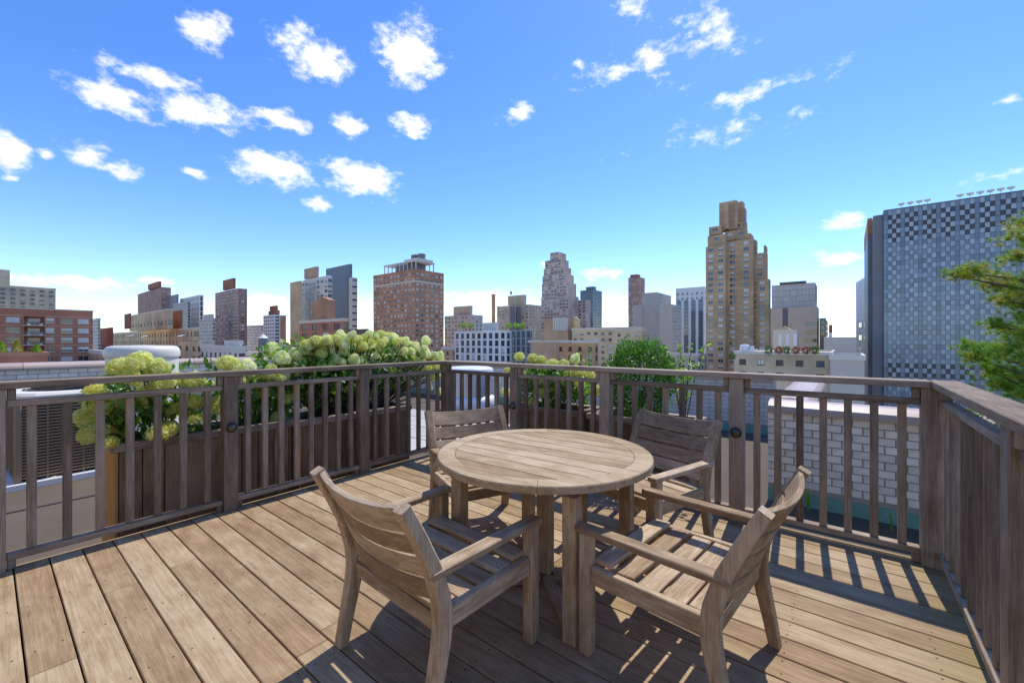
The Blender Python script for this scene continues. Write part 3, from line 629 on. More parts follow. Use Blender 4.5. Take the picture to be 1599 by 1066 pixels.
# pine at the right
def pine():
    r = random.Random(51); base = Vector((1.55, 4.15, ZR)); t = thing('pine_tree', 'green and yellowing pine whose branches reach in from the right edge', 'tree', base)
    tr = MB(); tr.tube([(0, 0, 0), (.03, .02, 1.0), (-.02, .03, 1.9), (.02, 0, 2.8)], .06, .02, 8); link('trunk', tr.mesh('trunk', M['bark'], True, False), t)
    mb = MB(); bm_ = MB()
    tips = [(1482, 432, 3.0), (1512, 428, 2.95), (1535, 440, 2.9), (1560, 470, 2.85), (1580, 480, 2.9), (1590, 350, 2.9), (1578, 372, 2.8), (1575, 405, 2.85), (1595, 440, 2.8), (1545, 510, 2.8), (1570, 520, 2.8), (1500, 545, 2.9), (1512, 560, 2.9),
            (1530, 555, 2.85), (1555, 545, 2.8), (1580, 560, 2.8), (1535, 580, 2.8), (1560, 590, 2.75), (1590, 590, 2.7), (1548, 600, 2.85), (1590, 530, 2.8), (1598, 500, 2.7), (1535, 650, 2.9), (1550, 645, 2.9), (1575, 610, 2.8), (1605, 380, 2.8), (1610, 560, 2.7), (1620, 460, 2.7), (1550, 452, 2.9), (1597, 620, 2.75)]
    for px, py, q in tips:
        tip = Vector((0, 0, CAMH)) + ray(px + 13, py) * (q + r.uniform(-.2, .25)) - base
        st = Vector((0, 0, max(.7, min(2.5, tip.z - .12 + r.uniform(-.2, .05))))); md = st.lerp(tip, .55) + Vector((0, 0, -.06)) + rv(r) * .04
        bm_.tube([st, md, tip], .013, .004, 5)
        for k in range(46):
            c = tip + Vector((r.gauss(0, .046), r.gauss(0, .046), r.gauss(.01, .026))) if k < 41 else md.lerp(tip, r.uniform(.3, .9)) + rv(r) * .025
            mi = 1 if r.random() < (.6 if py < 500 else .3) else 0; ax = (rv(r) * .6 + Vector((0, 0, .7))).normalized()
            for j in range(44):
                v = (rv(r) + ax * .8).normalized(); s = v.orthogonal().normalized() * .0014; n = len(mb.v); L_ = r.uniform(.03, .055)
                mb.v += [tuple(c - s), tuple(c + s), tuple(c + v * L_)]; mb.f.append((n, n + 1, n + 2)); mb.m.append(mi)
    link('branch', bm_.mesh('branch', M['bark'], True, False), t); tag(link('needles', mb.mesh('needles', [M['needle'], M['needley']], fix=False), t), kind='stuff')
pine()

# ---------------------------------------------------------------- the city
C_ = {}
C_['redbrick'] = brickmat('red_brick', (.42, .14, .07), (.48, .17, .085), (.42, .26, .18))
C_['brown'] = brickmat('brown_brick', (.48, .31, .175), (.54, .36, .21), (.50, .37, .25))
C_['tan'] = brickmat('tan_brick', (.62, .45, .25), (.68, .50, .29), (.6, .46, .3))
C_['beige'] = brickmat('beige_brick', (.56, .44, .29), (.62, .49, .33), (.56, .47, .34))
C_['orange'] = brickmat('orange_brick', (.45, .20, .10), (.50, .24, .125), (.45, .30, .20))
C_['darkred'] = brickmat('dark_red_brick', (.30, .095, .055), (.34, .115, .065), (.3, .16, .11))
C_['maroon'] = brickmat('maroon_brick', (.38, .19, .14), (.43, .22, .165), (.4, .27, .21))
C_['pinkgrey'] = brickmat('pale_brown_brick', (.52, .38, .30), (.58, .44, .35), (.55, .46, .4))
C_['grey'] = plain('grey_concrete', (.50, .46, .40), .85, scale=.15)
C_['lgrey'] = plain('pale_concrete', (.62, .58, .51), .8, scale=.15)
C_['white'] = plain('white_cladding', (.72, .72, .70), .6, scale=.2, var=.06)
C_['stone'] = plain('beige_stone', (.66, .56, .43), .85, scale=.15)
C_['slate'] = plain('slate_cladding', (.13, .15, .18), .5, scale=.1)
C_['dgrey'] = plain('dark_grey_cladding', (.17, .17, .18), .6, scale=.15)
C_['gdark'] = glass('dark_glass', (.03, .04, .05)); C_['gblue'] = glass('blue_glass', (.07, .12, .17)); C_['blind'] = plain('pale_blind', (.62, .61, .57), .5, var=.12)
C_['frame'] = plain('window_frame', (.50, .49, .46), .6); C_['dframe'] = plain('dark_frame', (.07, .065, .06), .5)
C_['gpanel'] = plain('pale_glass_panel', (.31, .365, .40), .18, var=.12, scale=.3); C_['gmid'] = plain('mid_glass_panel', (.17, .22, .26), .15, var=.16, scale=.3); C_['gblack'] = plain('dark_brown_panel', (.055, .048, .052), .35, var=.15)
islandvar(C_['gpanel'], .15); islandvar(C_['gmid'], .25)
WM = {}
def win_mesh(w, h, style, frame):
    k = (round(w, 2), round(h, 2), style, frame)
    if k not in WM:
        mb = MB(); W2, f = w / 2, min(.09, w * .07); gi = 0
        if style == 2: mb.quad((-W2, 0, h * .45), (W2, 0, h * .45), (W2, 0, h), (-W2, 0, h), 2); mb.quad((-W2, 0, 0), (W2, 0, 0), (W2, 0, h * .45), (-W2, 0, h * .45), 0)
        else: mb.quad((-W2, 0, 0), (W2, 0, 0), (W2, 0, h), (-W2, 0, h), 2 if style == 1 else 0)
        for x0, x1, z0, z1 in ((-W2, -W2 + f, 0, h), (W2 - f, W2, 0, h), (-W2 + f, W2 - f, 0, f), (-W2 + f, W2 - f, h - f, h)) + (((-f / 2, f / 2, f, h - f),) if w > 1.2 else ()): mb.box(x0, x1, -.06, -.003, z0, z1, 1)
        mb.box(-W2 - .1, W2 + .1, -.32, -.07, -.14, -.02, 1)
        if style == 4: mb.box(-.38, .38, -.55, -.08, .06, .5, 1)
        WM[k] = mb.mesh('window', [C_['gdark'] if style != 3 else C_['gblue'], C_[frame], C_['blind']], fix=False)
    return WM[k]
def footprint(pl, pc, pr, q):
    d = ray(pc); c = d * q; X1, Y0 = c.x, c.y; d0 = ray(pl); X0 = d0.x * Y0 / d0.y if abs(d0.y) > 1e-3 else X1 - 20
    if pr is None or pr <= pc: Y1 = Y0 + max(10, .6 * abs(X1 - X0))
    else: d1 = ray(pr); Y1 = d1.y * X1 / d1.x
    return X0, X1, Y0, Y1
def zof(py, q): return CAMH + (533 - py) * q / FPX
class Bld:
    def __init__(s, name, label, cat='building'):
        s.name, s.label, s.cat, s.t, s.n = name, label, cat, None, 0; s.left = MB(); s.r = random.Random(label)
    def root(s, x, y):
        if s.t is None: s.t = thing(s.name, s.label, s.cat, (x, y, GZ)); s.o = Vector((x, y, GZ))
        return s.t
    def box(s, nm, X0, X1, Y0, Y1, z0, z1, mat, win=None):
        """a block with recessed windows on the faces that look at us (-Y and +X, or -X when X0 > 0)"""
        s.root((X0 + X1) / 2, (Y0 + Y1) / 2); o = s.o; mb = MB()
        mb.quad((X0, Y0, z1), (X1, Y0, z1), (X1, Y1, z1), (X0, Y1, z1)); mb.quad((X0, Y1, z0), (X1, Y1, z0), (X1, Y1, z1), (X0, Y1, z1))
        for face in 'YPM':                                           # -Y, +X, -X
            if face == 'Y': org, u, inn, wid, rz = Vector((X0, Y0, 0)), Vector((1, 0, 0)), Vector((0, 1, 0)), X1 - X0, 0
            elif face == 'P': org, u, inn, wid, rz = Vector((X1, Y0, 0)), Vector((0, 1, 0)), Vector((-1, 0, 0)), Y1 - Y0, math.pi / 2
            else: org, u, inn, wid, rz = Vector((X0, Y1, 0)), Vector((0, -1, 0)), Vector((1, 0, 0)), Y1 - Y0, -math.pi / 2
            seen = face == 'Y' or (face == 'P' and X1 < 0) or (face == 'M' and X0 > 0)
            def P_(a, z, dpt=0): return org + u * a + inn * dpt + Vector((0, 0, z))
            if not win or not seen or face not in win.get('faces', 'YPM'): mb.quad(P_(0, z0), P_(wid, z0), P_(wid, z1), P_(0, z1)); continue
            fh, bay, ww, wh = win['fh'], win['bay'], win['w'], win['h']; zb = max(z0, win.get('zmin', z0)); n = max(1, int((wid - .6) / bay)); bay_ = wid / n; ww_ = min(ww, bay_ * .92); dp = .18
            rows = []; z = z1 - win.get('top', 1.2) - wh
            while z > zb: rows.append(z); z -= fh
            rows.reverse(); a = 0
            for i in range(n):
                c = (i + .5) * bay_; a0, a1 = c - ww_ / 2, c + ww_ / 2
                mb.quad(P_(a, z0), P_(a0, z0), P_(a0, z1), P_(a, z1)); a = a1; zz = z0
                for z in rows:
                    mb.quad(P_(a0, zz), P_(a1, zz), P_(a1, z), P_(a0, z)); zz = z + wh
                    for p, q in (((a0, z), (a1, z)), ((a1, z), (a1, zz)), ((a1, zz), (a0, zz)), ((a0, zz), (a0, z))): mb.quad(P_(*p), P_(*q), P_(*q, dp), P_(*p, dp))
                    st = s.r.choices((0, 1, 2, 3, 4), (*win.get('mix', (5, 2, 2, 1)), 1.2 if ww_ < 2.6 and wh < 1.9 else 0))[0]; pos = P_(c, z, dp - .01); me = win_mesh(ww_, wh, st, win.get('frame', 'frame'))
                    if s.n < 295 and win.get('obj', True):
                        w_ = link('window', me, s.t, pos - o, (0, 0, rz)); s.n += 1
                    else:
                        k = len(s.left.v); mt = Matrix.Translation(pos - o) @ Matrix.Rotation(rz, 4, 'Z')
                        s.left.v += [tuple(mt @ v.co) for v in me.vertices]; s.left.f += [tuple(k + i_ for i_ in p.vertices) for p in me.polygons]
                        s.left.m += [{0: 0 if st != 3 else 3, 1: 1, 2: 2}[p.material_index] for p in me.polygons]; s.lf = win.get('frame', 'frame')
                mb.quad(P_(a0, zz), P_(a1, zz), P_(a1, z1), P_(a0, z1))
            mb.quad(P_(a, z0), P_(wid, z0), P_(wid, z1), P_(a, z1))
        mb.v = [tuple(Vector(v) - o) for v in mb.v]
        return link(nm, mb.mesh(nm, mat, fix=False), s.t)
    def px(s, nm, pl, pc, pr, yt, q, mat, win=None, yb=None):
        X0, X1, Y0, Y1 = footprint(pl, pc, pr, q)
        if win is not None: win = dict(win); win.setdefault('zmin', zof(605, q))
        s.box(nm, X0, X1, Y0, Y1, GZ if yb is None else zof(yb, q), zof(yt, q), mat, win); s.last = (X0, X1, Y0, Y1, zof(yt, q)); return s.last
    def raw(s, nm, mb, mat, smooth=False): 
        mb.v = [tuple(Vector(v) - s.o) for v in mb.v]; return link(nm, mb.mesh(nm, mat, smooth), s.t)
    def parapet(s, mat, h=.9, out=.25):
        X0, X1, Y0, Y1, z = s.last; mb = MB()
        for b in ((X0 - out, X1 + out, Y0 - out, Y0 + .3), (X0 - out, X1 + out, Y1 - .3, Y1 + out), (X0 - out, X0 + .3, Y0 + .31, Y1 - .31), (X1 - .3, X1 + out, Y0 + .31, Y1 - .31)): mb.box(*b, z - .3, z + h)
        s.raw('roof_parapet', mb, mat)
    def done(s):
        if s.left.v: tag(link('window_panes', s.left.mesh('window_panes', [C_['gdark'], C_[s.lf], C_['blind'], C_['gblue']], fix=False), s.t), kind='stuff')
STD = dict(fh=2.9, bay=3.0, w=1.6, h=1.5)
def simple(label, blocks, par=None):
    b = Bld('building', label)
    for bl in blocks:
        b.px(*bl)
        if par and len(bl) > 7 or (par and bl is blocks[0]): b.parapet(C_[par])
    b.done(); return b

# far left: red brick apartment house, seen on its +X face
b = Bld('apartment_building', 'red brick apartment house with balconies at the far left')
XF = -191.0; Ya, Yb_, zt = -14.0, 21.7, 11.0
b.root(XF - 8, 4); o = b.o
def yy(px): d = ray(px); return d.y * XF / d.x
mb = MB(); cols = [(yy(9), yy(31)), (yy(71), yy(85)), (yy(95), yy(113.5)), (yy(121.5), yy(139)), (yy(-26), yy(-6))]; bal = (yy(37.5), yy(69.5))
rows = [zt - 4.05 - k * 2.95 for k in range(6)]; wh = 1.55
stops = sorted([(c, 'w') for c in cols] + [(bal, 'b')]); a = Ya
def fp(y_, z, dpt=0): return (XF - dpt, y_, z)
for (c0, c1), kd in stops:
    mb.quad(fp(a, GZ), fp(c0, GZ), fp(c0, zt), fp(a, zt)); a = c1; zz = GZ; dp, hh = (.22, wh) if kd == 'w' else (1.9, 2.55)
    for z in reversed(rows):
        z_ = z if kd == 'w' else z - .75
        mb.quad(fp(c0, zz), fp(c1, zz), fp(c1, z_), fp(c0, z_)); zz = z_ + hh
        for p, q in (((c0, z_), (c1, z_)), ((c1, z_), (c1, zz)), ((c1, zz), (c0, zz)), ((c0, zz), (c0, z_))): mb.quad(fp(*p), fp(*q), fp(*q, dp), fp(*p, dp))
        if kd == 'w':
            w = link('window', win_mesh(c1 - c0, wh, b.r.choice((0, 1, 1, 2, 2)), 'frame'), b.t, Vector((XF - dp + .02, (c0 + c1) / 2, z)) - o, (0, 0, math.pi / 2))
            sl_ = link('sill', bbox(.3, c1 - c0 + .3, .16, C_['stone'], 0), w, (0, -.33, -.1), (0, 0, math.pi / 2))
        else:
            mb.quad(fp(c0, z_, dp), fp(c1, z_, dp), fp(c1, zz, dp), fp(c0, zz, dp))
            dr = link('balcony_door', win_mesh((c1 - c0) * .62, 2.1, b.r.choice((0, 3, 2)), 'frame'), b.t, Vector((XF - dp + .03, (c0 + c1) / 2, z_ + .02)) - o, (0, 0, math.pi / 2))
            bo = link('balcony', bbox(1.9, c1 - c0 + .5, .18, C_['lgrey'], 0), b.t, Vector((XF + .1, (c0 + c1) / 2, z_ - .08)) - o)
            rl = MB(); L2 = (c1 - c0) / 2 + .2
            for q in range(25): yq = -L2 + q * L2 / 12; rl.box(.9, .93, yq - .02, yq + .02, .09, 1.05)
            rl.box(.88, .95, -L2, L2, 1.05, 1.1); link('balustrade', rl.mesh('balustrade', C_['dgrey'], fix=False), bo)
            if z > -3: ch = MB(); ch.box(-.3, .3, 1.0, 1.6, .1, .5); ch.box(-.3, .3, 1.55, 1.65, .5, .95); ch.box(-.3, .3, -1.4, -.8, .1, .5); ch.box(-.3, .3, -1.45, -1.35, .5, .95); link('balcony_chair', ch.mesh('balcony_chair', C_['white'], fix=False), bo)
    mb.quad(fp(c0, zz), fp(c1, zz), fp(c1, zt), fp(c0, zt))
mb.quad(fp(a, GZ), fp(Yb_, GZ), fp(Yb_, zt), fp(a, zt)); mb.quad((XF, Ya, zt), (XF, Yb_, zt), (XF - 16, Yb_, zt), (XF - 16, Ya, zt)); mb.quad((XF, Yb_, GZ), (XF - 16, Yb_, GZ), (XF - 16, Yb_, zt), (XF, Yb_, zt)); mb.quad((XF, Ya, GZ), (XF - 16, Ya, GZ), (XF - 16, Ya, zt), (XF, Ya, zt))
b.raw('wall', mb, C_['redbrick'])
mb = MB(); mb.box(XF - 16.2, XF + .2, Ya - .2, Yb_ + .2, zt + .005, zt + .35)
for k in range(5): mb.box(XF + .001, XF + .05, Ya, bal[0] - .3, rows[k] + 2.0, rows[k] + 2.12); mb.box(XF + .001, XF + .05, bal[1] + .3, Yb_, rows[k] + 2.0, rows[k] + 2.12)
b.raw('roof_edge', mb, C_['stone']); b.done()
b = Bld('apartment_building', 'low red brick terrace wing with small conifers in front of the left apartment house'); d = ray(75); b.box('wall', -170, -150, -12, d.y * -150 / d.x, GZ, zof(552, 107), C_['redbrick']); b.last = (-170, -150, -12, d.y * -150 / d.x, zof(552, 107)); b.parapet(C_['orange'], .5); b.done()
for i, (px, lb, mt) in enumerate(((2, 'small golden conifer on the terrace at the left edge', 'needle'), (26, 'golden pointed conifer on the red brick terrace', 'needley'), (57, 'bright green bushy conifer on the red brick terrace', 'leaflight'))):
    d = ray(px); p = d * (-151.5 / d.x); t = thing('conifer', lb, 'tree', (p.x, p.y, zof(552, 107))); mb = MB(); r = random.Random(px)
    for k in range(500):
        h = r.uniform(.1, 1); rad = (1 - h) * .75 + .05; a = r.uniform(0, 6.3); leaf(mb, Vector((math.cos(a) * rad, math.sin(a) * rad, .3 + h * (2.6, 3.0, 1.9)[i])), Vector((math.cos(a), math.sin(a), .9)), rv(r), .38, .09)
    tag(link('crown', mb.mesh('crown', M[mt], fix=False), t), kind='stuff'); tm = MB(); tm.tube([(0, 0, 0), (0, 0, 1.2)], .08, .04); link('trunk', tm.mesh('trunk', M['bark'], fix=False), t)
W2_ = dict(fh=2.9, bay=4.0, w=2.2, h=1.5, faces='P', frame='dframe', mix=(5, 1, 1, 3))
b = Bld('apartment_tower', 'beige brick tower block with a raised lift house at the far left edge')
XF2 = -430.
def yx(px, X): d = ray(px); return d.y * X / d.x
def zx(px, py, X): d = ray(px); return zof(py, X / d.x)
b.box('wall', XF2 - 18, XF2, -25, yx(87, XF2), GZ, zx(60, 450, XF2), C_['beige'], dict(W2_, zmin=-5)); b.last = (XF2 - 18, XF2, -25, yx(87, XF2), zx(60, 450, XF2)); b.parapet(C_['stone'], .6)
b.box('lift_house', XF2 - 12, XF2 - 1, -25, yx(15.5, XF2), zx(60, 450, XF2), zx(10, 421, XF2), C_['beige']); b.done()

# tan stepped house behind the tank
b = Bld('building', 'tan brick stepped building with penthouse terraces and awnings behind the roof tank')
TQ = dict(fh=3.2, bay=4.6, w=1.3, h=1.5, frame='dframe', mix=(6, 0, 1, 1))
b.px('wall', 168, 302, 310, 513, 150, C_['tan'], dict(TQ, top=1.0)); L0 = b.last; b.parapet(C_['stone'], .4, .1)
b.px('upper_wall', 202, 262, 270, 483, 156, C_['tan'], dict(TQ, top=3.9, bay=5.3, w=1.1), yb=513); b.parapet(C_['stone'], .3, .1)
b.px('red_block', 194, 203, 205, 489, 154, C_['darkred'], None, yb=513); b.px('red_block', 267, 282, 285, 484, 160, C_['darkred'], None, yb=513)
b.px('red_wing', 157, 173, 177, 511, 142, C_['darkred']); b.px('right_wing', 276, 309, 313, 533, 138, C_['tan'], dict(TQ, bay=6, w=3.2, top=1.6))
for px, py in ((208, 523), (230, 524), (287, 523)):
    p = Vector((0, 0, CAMH)) + ray(px, py) * 147.5; mb = MB(); mb.v = [(p.x - 2, p.y, p.z), (p.x + 2, p.y, p.z), (p.x + 2, p.y - 1.6, p.z - .5), (p.x - 2, p.y - 1.6, p.z - .5), (p.x - 2, p.y, p.z + .06), (p.x + 2, p.y, p.z + .06), (p.x + 2, p.y - 1.6, p.z - .44), (p.x - 2, p.y - 1.6, p.z - .44)]
    mb.f = [(0, 1, 2, 3), (4, 5, 6, 7), (0, 1, 5, 4), (2, 3, 7, 6), (1, 2, 6, 5), (0, 3, 7, 4)]; mb.m = [0] * 6; b.raw('awning', mb, C_['white'])
b.done()

T = dict(fh=2.9, bay=3.0, w=1.7, h=1.5)
simple('dark brown brick tower with a red lift house, left of the white gridded building', [('wall', 215, 252, 267, 448, 450, C_['maroon'], dict(T, mix=(2, 3, 2, 1))), ('lift_house', 231, 247, 252, 439, 455, C_['darkred'], None, 448)])
simple('plain grey slab block just right of the dark brown tower', [('wall', 262, 277, 279, 459, 430, C_['dgrey'])])
simple('grey blue glass block in front of the white gridded building', [('wall', 270, 293, 297, 470, 380, C_['grey'], dict(T, w=2.7, h=2.2, mix=(1, 0, 0, 6)))])
simple('white gridded office building with tall dark window strips', [('wall', 281, 311, 318, 460, 400, C_['white'], dict(fh=5.0, bay=3.6, w=1.7, h=4.0, mix=(6, 0, 0, 1), frame='dframe'))])
simple('brown tower with white balconies and a red lift house', [('wall', 336, 372, 386, 450, 350, C_['maroon'], dict(T, bay=3.3, w=2.4, h=1.6, mix=(3, 3, 2, 3))), ('lift_house', 348, 364, 368, 434, 355, C_['darkred'], None, 450)])
simple('grey stepped apartment block left of the brown balcony tower', [('wall', 311, 332, 336, 496, 330, C_['grey'], dict(T, mix=(4, 2, 2, 2))), ('upper_wall', 318, 330, 334, 490, 335, C_['grey'], None, 496)])
simple('pale blue grey block right of the brown balcony tower', [('wall', 386, 406, 412, 507, 420, C_['lgrey'], dict(T, mix=(2, 2, 1, 4)))])
simple('white and red striped tower with a red stepped lift house', [('wall', 411, 428, 447, 491, 350, C_['white'], dict(T, bay=4, w=3, mix=(2, 0, 0, 5))), ('red_face', 428.5, 445, 446, 493, 348.6, C_['orange']), ('lift_house', 419, 434, 437, 484, 355, C_['darkred'], None, 491), ('lift_house', 421, 431, 434, 477, 357, C_['darkred'], None, 484)])
b = Bld('apartment_tower', 'brown and white framed tower with a square brown tank house on top')
b.px('wall', 471, 512, 519, 432, 250, C_['lgrey'], dict(fh=3.0, bay=4.6, w=3.4, h=1.9, mix=(3, 3, 3, 1))); b.px('brown_wall', 453, 470.8, 471, 438, 252, C_['brown']); b.px('tank_house', 475, 494, 498, 416, 258, C_['brown'], None, 432)
X0, X1, Y0, Y1, z = b.last
b.px('cornice', 473, 511, 518, 430, 251, C_['white'], None, 432); b.done()
b = Bld('office_tower', 'slate grey modern tower with pale ribbed sides and dark centre')
b.px('wall', 511, 550, 558, 433, 280, C_['lgrey'], dict(fh=4.4, bay=20, w=18, h=.9, mix=(6, 0, 0, 1), frame='dframe')); X0, X1, Y0, Y1, z = b.last
b.box('dark_bay', X0 + 6, X1 - 4.5, Y0 - .6, Y0 - .01, GZ, z + .3, C_['slate']); b.px('penthouse', 509, 546, 550, 412, 282, C_['slate'], None, 433); b.done()
b = Bld('building', 'red brick building with a gabled block in front of the slate tower')
b.px('wall', 468, 536, 542, 500, 150, C_['redbrick'], dict(fh=3.2, bay=7.8, w=4.4, h=2.1, top=1.0, mix=(5, 0, 1, 2), frame='dframe')); b.parapet(C_['stone'], .8, .3); b.px('gabled_block', 487, 514, 523, 468, 156, C_['orange'], None, 500)
X0, X1, Y0, Y1, z = b.last; mb = MB(); xm = (X0 + X1) / 2; mb.v = [(X0 + 2, Y0, z), (X1, Y0, z), (xm + 1, Y0, z + 1.6), (X0 + 2, Y1, z), (X1, Y1, z), (xm + 1, Y1, z + 1.6)]; mb.f = [(0, 1, 2), (3, 5, 4), (0, 2, 5, 3), (1, 4, 5, 2)]; mb.m = [0] * 4; b.raw('gable', mb, C_['orange'])
b.px('low_wing', 540, 572, 576, 513, 160, C_['dgrey']); b.done()
# big brick tower with pergola
b = Bld('apartment_tower', 'large red brown brick tower with a rooftop concrete pergola and two water tanks')
b.px('wall', 583, 648, 693, 422, 237, C_['orange'], dict(fh=2.92, bay=3.35, w=1.75, h=1.5, top=1.1, mix=(2, 4, 3, 1))); X0, X1, Y0, Y1, z = b.last
mb = MB(); zc = zof(440, 237)
mb.box(X0 - .06, X1 + .06, Y0 - .06, Y0 - .012, zc, zc + 1.0); mb.box(X1 + .012, X1 + .06, Y0, Y1, zc, zc + 1.0); b.raw('band_course', mb, C_['stone']); b.last = (X0, X1, Y0, Y1, z); b.parapet(C_['orange'], .9, .05)
xa, xb, ya, yb = X0 + 7, X1 - 3, Y0 + 3, Y1 - 5; mb = MB(); mb.box(xa, xb, ya, yb, z, z + 1.6); b.raw('terrace_base', mb, C_['lgrey'])
for i in range(9):
    for yq in (ya, yb - .5):
        xq = xa + (xb - xa - .5) * i / 8; mb = MB(); mb.box(xq, xq + .5, yq, yq + .5, z + 1.61, z + 6); b.raw('pergola_post', mb, C_['lgrey'])
mb = MB(); mb.box(xa - .3, xb + .3, ya - .3, ya + .8, z + 6.005, z + 6.8); mb.box(xa - .3, xb + .3, yb - .8, yb + .3, z + 6.005, z + 6.8)
for i in range(9): xq = xa + (xb - xa - .5) * i / 8; mb.box(xq, xq + .5, ya + .81, yb - .81, z + 6.005, z + 6.7)
b.raw('pergola_beam', mb, C_['lgrey']); mb = MB(); mb.box(xa + 8, xb - 5, ya + 3, yb - 3, z + 1.61, z + 5.9); b.raw('plant_room', mb, C_['dgrey'])
mb = MB(); mb.box(xb - 12, xb, ya + .9, yb - .9, z + 6.81, z + 8.2); b.raw('tank_platform', mb, C_['lgrey'])
for i, xq in enumerate((xb - 9.3, xb - 3.4)):
    mb = MB(); mb.lathe([(2.4, 0), (2.4, 3.2), (2.5, 3.25), (.1, 4.3 - i)], 20, (xq, (ya + yb) / 2, z + 8.2)); b.raw('water_tank', mb, C_['dgrey'])
b.done()
simple('grey brown tower with a flat lift house right of the large brick tower', [('wall', 694, 736, 754, 491, 300, C_['grey'], dict(T, bay=3.4)), ('lift_house', 708, 734, 738, 477, 305, C_['beige'], None, 491)])
b = Bld('building', 'beige apartment complex with a tall chimney and a plain lift house')
b.px('wall', 776, 826, 845, 475, 350, C_['beige'], dict(T, bay=4.2, w=1.8)); b.px('lift_house', 793, 818, 822, 460, 356, C_['beige'], None, 475); p = Vector((0, 0, 0)) + ray(770.5) * 345
mb = MB(); mb.lathe([(1.9, GZ), (1.5, zof(462, 345)), (1.75, zof(461.5, 345)), (1.75, zof(459.5, 345)), (.9, zof(459.4, 345))], 16, (p.x, p.y, 0)); b.raw('chimney', mb, C_['brown'], True)
p = ray(798) * 355; mb = MB(); mb.lathe([(.9, zof(460, 356)), (.9, zof(455, 356)), (.1, zof(455, 356))], 12, (p.x, p.y, 0)); b.raw('flue', mb, C_['brown']); b.px('dark_recess', 796, 803, 804, 478, 349.3, C_['dgrey']); b.px('dark_recess', 805.5, 813, 813.5, 478, 349.3, C_['dgrey']); b.done()
b = Bld('building', 'mid-rise block with white window bays and a blue glass end below the beige complex')
b.px('wall', 710, 790, 798, 516, 170, C_['white'], dict(fh=3.1, bay=3.0, w=1.9, h=2.2, top=.9, mix=(5, 1, 1, 5), frame='dframe')); X0, X1, Y0, Y1, z = b.last; b.px('glass_end', 798.5, 829, 831, 515, 168, C_['gpanel'], dict(fh=3.1, bay=2.0, w=1.9, h=2.6, top=.4, mix=(1, 0, 0, 9), frame='dframe'))
b.px('roof_house', 753, 776, 779, 503, 176, C_['lgrey'], None, 516); b.done()
for i, px in enumerate((716, 727, 788, 799, 809)):
    p = ray(px) * 172; t = thing('roof_tree', ('leftmost', 'second from left', 'middle', 'second from right', 'rightmost')[i] + ' of five small roof trees on the white and glass mid-rise', 'tree', (p.x, p.y + 3, zof(516, 170)), 0, 'small trees on the mid-rise roof'); mb = MB(); r = random.Random(px)
    for k in range(220): v = rv(r) * r.uniform(.4, 1); leaf(mb, Vector((v.x * 1.1, v.y * 1.1, 2.2 + v.z * 1.0)), v, rv(r), .45, .16)
    tag(link('crown', mb.mesh('crown', M['leaflight'], fix=False), t), kind='stuff'); mb = MB(); mb.tube([(0, 0, 0), (0, 0, 2)], .1, .06); link('trunk', mb.mesh('trunk', M['bark'], fix=False), t)
b = Bld('apartment_tower', 'tall stepped tower of pale brown brick and glass narrowing to a small crown')
ST = dict(fh=3.0, bay=3.2, w=2.5, h=1.7, top=.7, mix=(3, 3, 3, 4), faces='Y')
for i, (pl, pc, pr, yt, yb_) in enumerate(((845, 888, 904, 461, None), (846, 884, 900, 440, 461), (847, 882, 896, 427, 440), (849, 880, 892, 416, 427), (851, 876, 888, 404, 416))): b.px('tier', pl, pc, pr, yt, 380 + i * 1.5, C_['pinkgrey'], ST, yb_)
b.px('crown', 859, 872, 884, 393, 390, C_['pinkgrey'], dict(ST, bay=4), 404); b.px('side_wing', 902, 915, 922, 468, 390, C_['pinkgrey'], ST); b.done()
simple('dark blue glass tower right of the stepped tower', [('wall', 906, 926, 940, 452, 500, C_['slate'], dict(fh=3.4, bay=3.2, w=2.9, h=2.8, top=.4, mix=(1, 0, 0, 8), frame='dframe', obj=False)), ('penthouse', 915, 927, 931, 447, 505, C_['slate'], None, 452)])
b = Bld('building', 'brown windowless block with a ribbed metal screen and a cream roof tank'); b.px('wall', 849, 887, 893, 497, 210, C_['brown']); X0, X1, Y0, Y1, z = b.last; mb = MB()
for i in range(16): x = X1 - 8.2 + i * .52; mb.box(x, x + .4, Y0 - 1.2 - .15 * (i % 2), Y0 - .02, zof(516, 210), zof(495, 210))
b.raw('metal_screen', mb, C_['lgrey']); p = ray(899) * 214; mb = MB(); mb.lathe([(2.3, GZ), (2.3, zof(500, 214)), (2.4, zof(499, 214)), (.1, zof(494, 214))], 20, (p.x, p.y, 0)); b.raw('roof_tank', mb, C_['tan'], True); b.done()
simple('long beige apartment block with rows of windows in front of the red tower', [('wall', 893, 995, 1004, 513, 185, C_['tan'], dict(fh=2.9, bay=3.6, w=1.7, h=1.5, mix=(4, 2, 2, 1))), ('upper_wall', 960, 1003, 1008, 516, 183, C_['tan'], dict(fh=2.9, bay=3.6, w=1.7, h=1.5, mix=(4, 2, 2, 1)))], 'stone')
b = Bld('building', 'brown block with a pale grey metal roof edge behind the lime hydrangeas'); b.px('wall', 829, 868, 872, 534, 140, C_['brown'], None); b.px('wall', 868.5, 929, 934, 536, 143, C_['brown'], dict(fh=3, bay=3.6, w=1.4, h=1.6, frame='dframe', mix=(6, 1, 1, 1))); b.px('roof_edge', 824, 934, 936, 531, 139, C_['lgrey'], None, 535); b.done()
simple('slender dark red tower far behind the grey concrete towers', [('wall', 981, 998, 1007, 432, 600, C_['maroon'], dict(T, bay=3.6, mix=(3, 2, 2, 1), obj=False)), ('crown', 984, 996, 1000, 428, 604, C_['darkred'], None, 432)])
